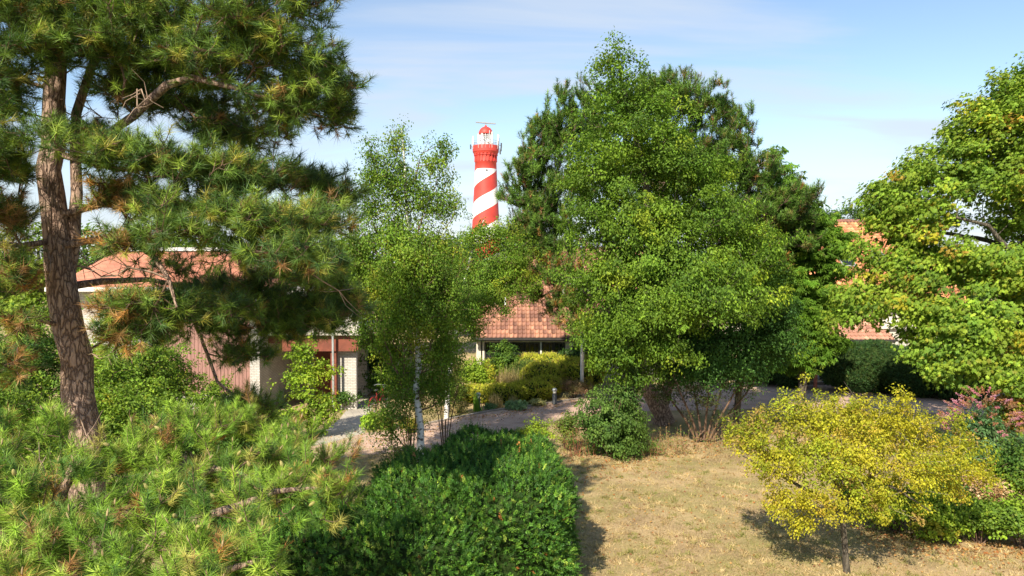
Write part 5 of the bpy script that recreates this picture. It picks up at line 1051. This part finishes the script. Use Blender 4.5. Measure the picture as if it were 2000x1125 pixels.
# ivy covered trunk base
b = np.array((X(1205, 23.4), 23.4, 0.))
shrub('ivy_shrub', 'dense ivy shrub wrapped round the foot of the central tree trunk', 1195, 23.4, 2.6, 2.5, 81, PAL_IVY, n=420, leaves=40, size=.075, rc=.22, stems=9, dep=1.8, droop=.9, outw=1.2, upw=.25, lump=8, low=-.02, shell=.55)
shrub('ivy_shrub', 'narrow ivy column climbing the central tree trunk', 1226, 23.75, 1.0, 3.7, 82, PAL_IVY, n=140, leaves=40, size=.075, rc=.22, stems=3, droop=.9, outw=1.2, upw=.25, lump=6, low=.02, shell=.5)
tree('hanging_shrub', 'purplish leaved many stemmed shrub right of the pink pine trunk', 'shrub', G(1378, 862), [([G(1378, 862), P(1376, 840, 25)], [.05, .045])] + [(line([(1372 + s, 858, 25.2), (1370 + s * 2.2, 820, 25.1 + t_), (1366 + s * 4.5, 770, 25 + t_ * 2), (1362 + s * 6, 730, 25 + t_ * 2)]), [.045, .038, .028, .014]) for s, t_ in ((-14, .1), (-8, -.2), (-2, .2), (4, -.1), (9, .15), (15, -.1), (20, .2))],
     [W(1310, 750, 25, 50, 35, .8), W(1370, 760, 25, 60, 30, 1), W(1440, 745, 25, 50, 32, .9), W(1300, 770, 25, 30, 25, .6), W(1470, 760, 25, 30, 25, .6), W(1390, 800, 25, 60, 25, .8)], 170, 83, leaves=26, rc=.24, size=.06, pal=((.09, .10, .035, 3), (.08, .15, .03, 3), (.16, .09, .04, 1.2)), bark=B_twig, droop=.6)
# shrub row left of ivy, rusty tall perennials
shrub('flower_shrub', 'yellow green shrub with red brown stalks left of the ivy', 1045, 24.6, 1.5, 1.05, 84, PAL_YGREEN, n=110, leaves=26, size=.06, rc=.16, stems=9)
shrub('flower_shrub', 'rusty stemmed shrub touching the left side of the ivy', 1110, 24.2, 1.1, 1.35, 85, PAL_RUST + PAL_SHRUB, n=110, leaves=24, size=.06, rc=.16, stems=9)
# dry stalks group
def stalks(name, label, px, d, n, h, sp, seed, colr, r=.006, cat='plant', leafy=0, pal=None, blade=None):
    rng = np.random.default_rng(seed); b = np.array((X(px, d), d, 0.)); t = thing(name, label, cat, tuple(b)); l = []
    tips = []
    for i in range(n):
        o = np.array((rng.normal() * sp, rng.normal() * sp * .6, 0)); hh = h * (.6 + .5 * rng.random()); e = np.array((rng.normal() * h * .14, rng.normal() * h * .14, hh))
        l.append(([b + o, b + o + e * .5 + rng.normal(size=3) * .02, b + o + e], [r, r * .8, r * .4])); tips.append((b + o, e))
    m = mat(name + '_stalk', colr, .9, .25, 9, .2); tubemesh('stems', l, m, t, 4)
    if leafy:
        P0 = np.array([a for a, e in tips]); E = np.array([e for a, e in tips]); idx = np.repeat(np.arange(n), leafy); k = rng.random(n * leafy)
        pos = P0[idx] + E[idx] * k[:, None] + rng.normal(size=(n * leafy, 3)) * .03
        v, f, c = build_leaves(pos, nrm(rng.normal(size=(len(pos), 3)) + (0, -.3, .6)), rng.normal(size=(len(pos), 3)) + (0, 0, -.3), (blade or .08) * (.7 + .6 * rng.random(len(pos))), 'long', palette(rng, pal or PAL_RUST, len(pos)), wid=1)
        npmesh('leaves', v, f, M_leaf, t, c)
    return t
stalks('dry_perennial', 'dry brown stalks standing in front of the many stemmed shrub', 1350, 24.4, 70, .75, .8, 86, (.30, .18, .09), leafy=9)
stalks('dry_perennial', 'dry rusty stalks between ivy shrub and stem cluster', 1285, 23.6, 34, .6, .35, 87, (.33, .17, .08), leafy=9)
stalks('dry_perennial', 'red brown seed stalks in front of the rusty shrub', 1128, 23.5, 30, .9, .25, 88, (.33, .12, .06), leafy=8)
def blades(name, label, px, d, n, h, sp, seed, pal, wd=.02, bend=.4, cat='grass tuft', kind=None):
    rng = np.random.default_rng(seed); b = np.array((X(px, d), d, 0.)); t = thing(name, label, cat, tuple(b))
    V = []; Fc = []; Cc = []; cs = palette(rng, pal, n)
    for i in range(n):
        a = rng.random() * 2 * PI; o = b + np.array((rng.normal() * sp, rng.normal() * sp, 0)); dr = np.array((math.cos(a), math.sin(a), 0)); sd_ = np.array((-dr[1], dr[0], 0)); hh = h * (.6 + .5 * rng.random()); bd = bend * rng.random() * h
        for j, u in enumerate((0, .35, .7, 1.)):
            c = o + dr * bd * u * u + np.array((0, 0, hh * (u - .25 * bend * u * u))); w2 = wd * (1 - u) ** .6 / 2; V += [c - sd_ * w2, c + sd_ * w2]; Cc += [cs[i]] * 2
        k = i * 8; Fc += [(k + 2 * j, k + 2 * j + 1, k + 2 * j + 3, k + 2 * j + 2) for j in range(3)]
    npmesh('blades', np.array(V), np.array(Fc), M_leaf, t, np.array(Cc)); return t
blades('sword_leaf_plant', 'upright green sword leaves in front of the left bollard lamp', 930, 30.6, 60, .85, .07, 90, ((.14, .28, .03, 1), (.2, .34, .04, 1)), .035, .12, 'plant')
GR = ((.50, .38, .20, 3), (.40, .30, .14, 2), (.30, .28, .08, 1))
blades('ornamental_grass', 'tall dry straw coloured grass behind the low hedge', 995, 35.2, 420, 1.25, .42, 91, GR, .022, .35)
blades('ornamental_grass', 'dry arching grass tuft just right of the sword leaves', 968, 31.4, 160, .75, .12, 92, GR, .02, .6)
blades('ornamental_grass', 'small straw tuft in front of the middle of the low hedge', 1003, 31.6, 110, .6, .1, 93, GR, .02, .5)
shrub('heather_shrub', 'wide pale straw pink heather clump at the foot of the flagpole', 1120, 33.6, 1.9, .95, 94, ((.42, .30, .17, 3), (.36, .22, .14, 2), (.25, .25, .09, 2)), n=170, leaves=26, size=.06, rc=.15, wid=.5)
shrub('grey_leaf_plant', 'pale silvery green leafy clump at the path edge before the low hedge', 1008, 31.0, .95, .35, 95, ((.26, .38, .18, 3), (.36, .46, .26, 2), (.12, .26, .06, 2)), n=60, leaves=18, size=.13, rc=.12, wid=.9, cat='plant')
shrub('grey_leaf_plant', 'small blue green mound right of the sword leaves', 957, 30.9, .5, .28, 96, ((.10, .20, .08, 3), (.16, .27, .10, 2)), n=40, leaves=18, size=.07, rc=.1, cat='plant')
shrub('grey_leaf_plant', 'straggly pale green plant left of the right bollard lamp', 1048, 31.8, .9, .28, 97, ((.30, .36, .12, 3), (.42, .38, .16, 2)), n=50, leaves=16, size=.09, rc=.1, cat='plant')
shrub('edge_plant', 'dry yellowish clump beside the path left of the sword leaves', 893, 30.2, 1.3, .45, 98, ((.48, .38, .18, 3), (.30, .32, .07, 2)), n=70, leaves=22, size=.06, rc=.14, wid=.6, cat='plant')
shrub('yellow_shrub', 'yellow green leafy shrub left of the tall straw grass', 930, 34.5, 2.0, 1.75, 99, PAL_YGREEN, n=260, leaves=30, size=.085, rc=.22, stems=8)
shrub('round_shrub', 'dense dark green round shrub before the left windows of the tiled house', 988, 37.0, 1.7, 2.35, 100, PAL_DARK + PAL_SHRUB, n=280, leaves=34, size=.08, rc=.2, low=0.0)
shrub('red_berry_shrub', 'reddish green shrub under the leaning birch trunk', 875, 31.5, 2.0, 2.0, 101, PAL_RUST + PAL_SHRUB, n=230, leaves=26, size=.07, rc=.24)
# around the birch
shrub('reddish_shrub', 'thin reddish leaved shrub around the white birch trunk', 800, 23.2, 1.6, 3.6, 102, ((.14, .15, .03, 4), (.22, .14, .045, 3), (.12, .2, .03, 3), (.38, .28, .08, .6)), n=260, leaves=18, size=.05, rc=.22, droop=.8, shell=.1)
shrub('reddish_shrub', 'open reddish brown shrub right of the white birch trunk', 868, 24.4, 1.6, 3.9, 103, ((.18, .16, .04, 4), (.24, .15, .05, 3), (.12, .2, .03, 3)), n=220, leaves=18, size=.05, rc=.22, droop=.8, shell=.1)
shrub('reddish_shrub', 'low dark stemmed shrub just behind the yew hedge top left corner', 770, 19.6, 1.0, 1.75, 104, ((.12, .13, .04, 3), (.17, .11, .05, 2), (.1, .17, .03, 2)), n=110, leaves=16, size=.05, rc=.18, droop=.6, shell=.1)
shrub('lime_shrub', 'bright lime green perennial at the corner of the two paths', 722, 27.3, .75, .65, 105, ((.3, .44, .04, 3), (.2, .36, .04, 2)), n=70, leaves=22, size=.09, rc=.13, cat='plant')
shrub('lime_shrub', 'yellow variegated clump right of the lime green perennial', 752, 27.2, .7, .6, 106, ((.48, .44, .12, 3), (.25, .35, .05, 2)), n=60, leaves=22, size=.08, rc=.13, cat='plant')
shrub('lime_shrub', 'yellow tinged low plant at the foot of the birch trunk', 800, 26.8, 1.0, .55, 107, ((.42, .38, .06, 3), (.2, .3, .05, 2), (.45, .25, .06, .7)), n=70, leaves=22, size=.07, rc=.13, cat='plant')
shrub('bed_shrub', 'dark green shrub in the bed behind the red bicycle', 752, 33.5, 2.2, 1.5, 108, PAL_DARK, n=200, leaves=26, size=.09, rc=.25)
shrub('wall_shrub', 'dark evergreen shrub against the right end of the brown house wall', 728, 35.0, 2.3, 3.0, 109, PAL_DARK, n=260, leaves=30, size=.11, rc=.3)
shrub('path_shrub', 'low dark green shrub along the left edge of the side path', 668, 31.2, 1.8, .95, 110, PAL_DARK + PAL_SHRUB[:1], n=170, leaves=24, size=.08, rc=.2)
# yellow-green small tree by the house corner
d = 26.0; b = np.array((X(598, d), d, 0.))
tree('lime_tree', 'lime yellow young tree in front of the red entrance beam', 'tree', b, [([b, b + (0, 0, .8), b + (.05, 0, 1.6), b + (0, .05, 2.6)], [.06, .05, .04, .02])], [W(*q) for q in [(590, 690, d, 30, 28, .5), (615, 720, d, 45, 25, .6), (655, 725, d, 28, 14, .3), (580, 750, d, 42, 30, .6), (620, 780, d, 45, 28, .6), (600, 815, d, 60, 26, .6), (640, 800, d, 30, 22, .4), (585, 665, d, 18, 16, .3)]], 240, 111, leaves=22, rc=.2, size=.10, pal=PAL_YGREEN, bark=B_twig, step=.3, shell=.3, jag=.35, droop=.5, upw=.6, r0=.004)
# left shrubbery
LS = [(195, 22.0, 2.8, 4.2, 'tall bright shrub filling the gap between pine trunk and house wall', PAL_SHRUB), (425, 24.0, 2.2, 2.6, 'leafy shrub standing before the lower plank wall', PAL_SHRUB), (60, 17.5, 3.2, 2.6, 'mixed green shrub at the left edge beyond the pine trunk', PAL_SHRUB), (-40, 20, 3.5, 3.6, 'tall green shrub at the far left frame edge', PAL_SHRUB), (40, 25, 4.4, 5.0, 'tall leafy bush behind the left side of the pine', PAL_SHRUB + PAL_DARK), (230, 19.5, 2.6, 3.2, 'bright leafy shrub immediately right of the pine trunk', PAL_YGREEN[2:] + PAL_SHRUB), (245, 24.5, 3.6, 4.5, 'big yellow flecked shrub before the house wall', PAL_SHRUB + PAL_YGREEN[3:]),
      (300, 21.5, 2.6, 3.1, 'rounded mid green shrub in front of the plank wall', PAL_SHRUB), (390, 21.0, 2.4, 2.2, 'dark green shrub below the centre of the plank wall', PAL_DARK + PAL_SHRUB[:1]), (455, 22.5, 2.4, 1.7, 'low dark leafy shrub under the brick pillar', PAL_DARK + PAL_SHRUB[:2]), (530, 25.0, 2.2, 1.4, 'mid green low shrub left of the lime yellow tree', PAL_SHRUB),
      (350, 16.5, 2.4, 1.5, 'deep green low shrub just behind the low pine', PAL_DARK + PAL_SHRUB[:1]), (470, 17.8, 2.2, 1.2, 'green ground shrub between the low pine and the paths', PAL_DARK), (560, 20.8, 2.2, 1.0, 'spreading dark conifer like shrub left of the path mouth', PAL_DARK), (200, 16.0, 2.6, 1.6, 'yellow green shrub at the foot of the tall pine', PAL_SHRUB), (325, 27, 3.0, 3.6, 'upright shrub against the left end of the plank wall', PAL_SHRUB)]
for i, (px, d, w_, h, lab, pal) in enumerate(LS):
    shrub('garden_shrub', lab, px, d, w_, h, 120 + i, pal, n=int(60 * w_ * max(1, h * .8)), leaves=26, size=.085, rc=.24, stems=7, group='shrubs between the pine and the brown house', lump=7, cvar=.2)
# right border: butterfly bush, undergrowth
d = 19.5; b = np.array((X(1925, d), d, 0.))
t = shrub('butterfly_bush', 'butterfly bush with pink and rust flower spikes beside the yellow tree', 1925, d, 2.3, 2.55, 140, ((.10, .20, .07, 4), (.15, .25, .09, 3), (.07, .14, .05, 2)), n=260, leaves=24, size=.13, rc=.24, shape='long', stems=9, droop=.6, cat='shrub')
rng = np.random.default_rng(8); sp_ = []
for i in range(95):
    a = rng.random() * 2 * PI; q = math.sqrt(rng.random()); e = b + np.array((1.05 * q * math.cos(a), .9 * q * math.sin(a) - .2, 2.62 - .75 * q * q + .12 * rng.normal())); sp_.append((e, nrm(np.array((math.cos(a) * .7, math.sin(a) * .7 - .3, .35)))))
pk = i
E = np.array([e for e, _ in sp_]); Dv = np.array([q for _, q in sp_]); idx = np.repeat(np.arange(95), 70); kk = rng.random(95 * 70)
cc = palette(rng, ((.42, .19, .10, 3), (.58, .22, .28, 2), (.62, .30, .40, 1.6), (.36, .20, .12, 2)), 95)
v, f, c = build_leaves(E[idx] + Dv[idx] * (kk * .26)[:, None] + rng.normal(size=(len(idx), 3)) * (.028 * (1.1 - kk))[:, None], nrm(rng.normal(size=(len(idx), 3)) + (0, 0, .5)), rng.normal(size=(len(idx), 3)), np.full(len(idx), .028), 'kite', np.clip(cc[idx] * (1 + .15 * rng.normal(size=(len(idx), 1))), .01, .8), 1.2)
npmesh('flower_spikes', v, f, M_leaf, t, c)
shrub('autumn_shrub', 'large green and orange flecked shrub at the right frame edge', 2015, 22.0, 2.6, 3.1, 141, ((.2, .3, .04, 4), (.4, .36, .04, 2), (.42, .2, .05, 1)), n=300, leaves=26, size=.1, rc=.24)
shrub('dry_shrub', 'pale dried flower shrub right of the yellow tree', 1935, 17.6, 1.3, 1.35, 142, ((.55, .38, .22, 3), (.42, .24, .10, 2), (.3, .28, .1, 1)), n=120, leaves=22, size=.06, rc=.18)
for i, (px, d, w_, h, lab, pal) in enumerate([(1760, 16.9, 1.7, 1.15, 'bright green undergrowth clump right behind the grey sapling trunk', PAL_SHRUB + PAL_YGREEN), (1840, 16.5, 1.7, 1.15, 'leafy green undergrowth clump right of centre in the border', PAL_YGREEN + PAL_SHRUB), (1925, 16.2, 1.8, 1.1, 'green undergrowth clump with yellow tips near the right edge', PAL_SHRUB + PAL_YGREEN), (2010, 15.9, 1.8, 1.15, 'green undergrowth clump cut by the right frame edge', PAL_SHRUB + PAL_YGREEN[:1]), (1700, 18.2, 1.4, .9, 'dark undergrowth clump behind the sapling crown', PAL_DARK + PAL_SHRUB), (1860, 18.3, 1.8, 1.4, 'deep green bush in the middle of the right border', PAL_DARK + PAL_SHRUB), (2000, 18.0, 1.8, 1.9, 'green bush under the butterfly bush at the right', PAL_DARK + PAL_SHRUB)]):
    shrub('border_plant', lab, px, d, w_, h, 150 + i, pal, n=int(110 * w_), leaves=26, size=.075, rc=.16, stems=9, group='undergrowth clumps in the right border', cat='plant')

# ------------------------------------------------------------------ lawn grass, leaf litter
def grass():
    rng = np.random.default_rng(9); n = 230000
    dd = 13.5 + 11 * rng.random(n) ** 1.15; px = 560 + 1500 * rng.random(n); x = (px - 1000) / FPX * dd
    keepm = ~((np.abs(x + 1.3) < 2.2) & (dd < 17)); dd, x = dd[keepm], x[keepm]; n = len(x)
    pn = np.sin(x * 1.1 + 2 * np.sin(dd * .7)) * np.sin(dd * .9 + x * .6) + .6 * np.sin(x * 3.1 + 2 * np.sin(dd * 2.3)) * np.sin(dd * 2.9 + np.sin(x * 1.9)); thin = rng.random(n) < np.clip(.75 + .4 * np.sin(x * .9 + 1.5 * np.sin(dd * .8 + 1)) * np.sin(dd * 1.15 + np.sin(x * 1.3)), .25, 1)
    pal = palette(rng, ((.58, .44, .24, 5), (.48, .35, .18, 4), (.37, .27, .14, 2)), n); gr = palette(rng, ((.30, .30, .09, 3), (.40, .37, .14, 2)), n)
    g = (rng.random(n) < np.clip(.22 + .34 * pn, .04, .75))[:, None]; col = np.where(g, gr, pal) * (1 + .18 * rng.normal(size=(n, 1)))
    x, dd, pn, col = x[thin], dd[thin], pn[thin], col[thin] * (.88 + .12 * np.sin(x[thin] * .7 + dd[thin] * .5))[:, None]; n = len(x)
    k = int(n * .3); tcn = rng.integers(0, n, 1300); pick = rng.integers(0, 1300, k); tl = np.ones(n); tl[:k] = 1.5; w2 = rng.choice(n, k, False)      # a third of the blades stand in tufts
    x[w2] = x[tcn[pick]] + rng.normal(size=k) * .05; dd[w2] = dd[tcn[pick]] + rng.normal(size=k) * .05; tl[:] = 1; tl[w2] = 1.6
    tcol = palette(rng, ((.62, .48, .26, 3), (.36, .32, .12, 1.6), (.44, .32, .17, 2), (.26, .26, .08, .8)), 1300); col[w2] = tcol[pick] * (1 + .12 * rng.normal(size=(k, 1)))
    pos = np.stack([x, dd, np.zeros(n)], 1); dr = rng.normal(size=(n, 3)) * .75 + (0, 0, .55); dr[:, 2] = np.abs(dr[:, 2]); nor = rng.normal(size=(n, 3)) + (0, -.2, .6)
    v, f, c = build_leaves(pos, nrm(nor), dr, tl * .062 * (.5 + .9 * rng.random(n)), 'needle', np.clip(col, .01, .8), wid=.17)
    tag(npmesh('dry_grass', v, f, M_leaf, None, c), 'short dry straw coloured lawn grass', 'grass', kind='stuff')
grass()
def litter():
    rng = np.random.default_rng(10); pts = []
    def area(n, poly, jx=0):
        for _ in range(n):
            k = rng.integers(0, len(poly) - 1); u = rng.random(); a = G(*poly[k]); b = G(*poly[k + 1]); pts.append(a * (1 - u) + b * u + np.array((rng.normal() * jx, rng.normal() * jx, .015)))
    area(1500, [(1700, 1045), (1800, 1065), (1880, 1075), (2000, 1075), (2060, 1085)], .45)
    area(1600, [(1120, 915), (1200, 905), (1300, 880), (1400, 870), (1500, 868)], .8); area(900, [(1300, 860), (1400, 840), (1500, 830), (1560, 825)], .9); area(500, [(900, 820), (1040, 800), (1140, 785)], .25); area(1100, [(1180, 960), (1200, 1000), (1500, 1050), (1900, 1100)], 2.6); area(700, [(640, 870), (760, 860), (900, 835), (1100, 795)], .8)
    p = np.array(pts); n = len(p); v, f, c = build_leaves(p, nrm(rng.normal(size=(n, 3)) * .45 + (0, 0, 1)), rng.normal(size=(n, 3)), .06 * (.6 + .8 * rng.random(n)), 'kite', palette(rng, ((.42, .17, .06, 3), (.50, .28, .10, 3), (.55, .38, .16, 3), (.28, .13, .07, 2)), n), 1.2)
    tag(npmesh('fallen_leaves', v, f, M_leaf, None, c), 'scattered brown and orange fallen leaves on the lawn edges', 'fallen leaves', kind='stuff')
litter()
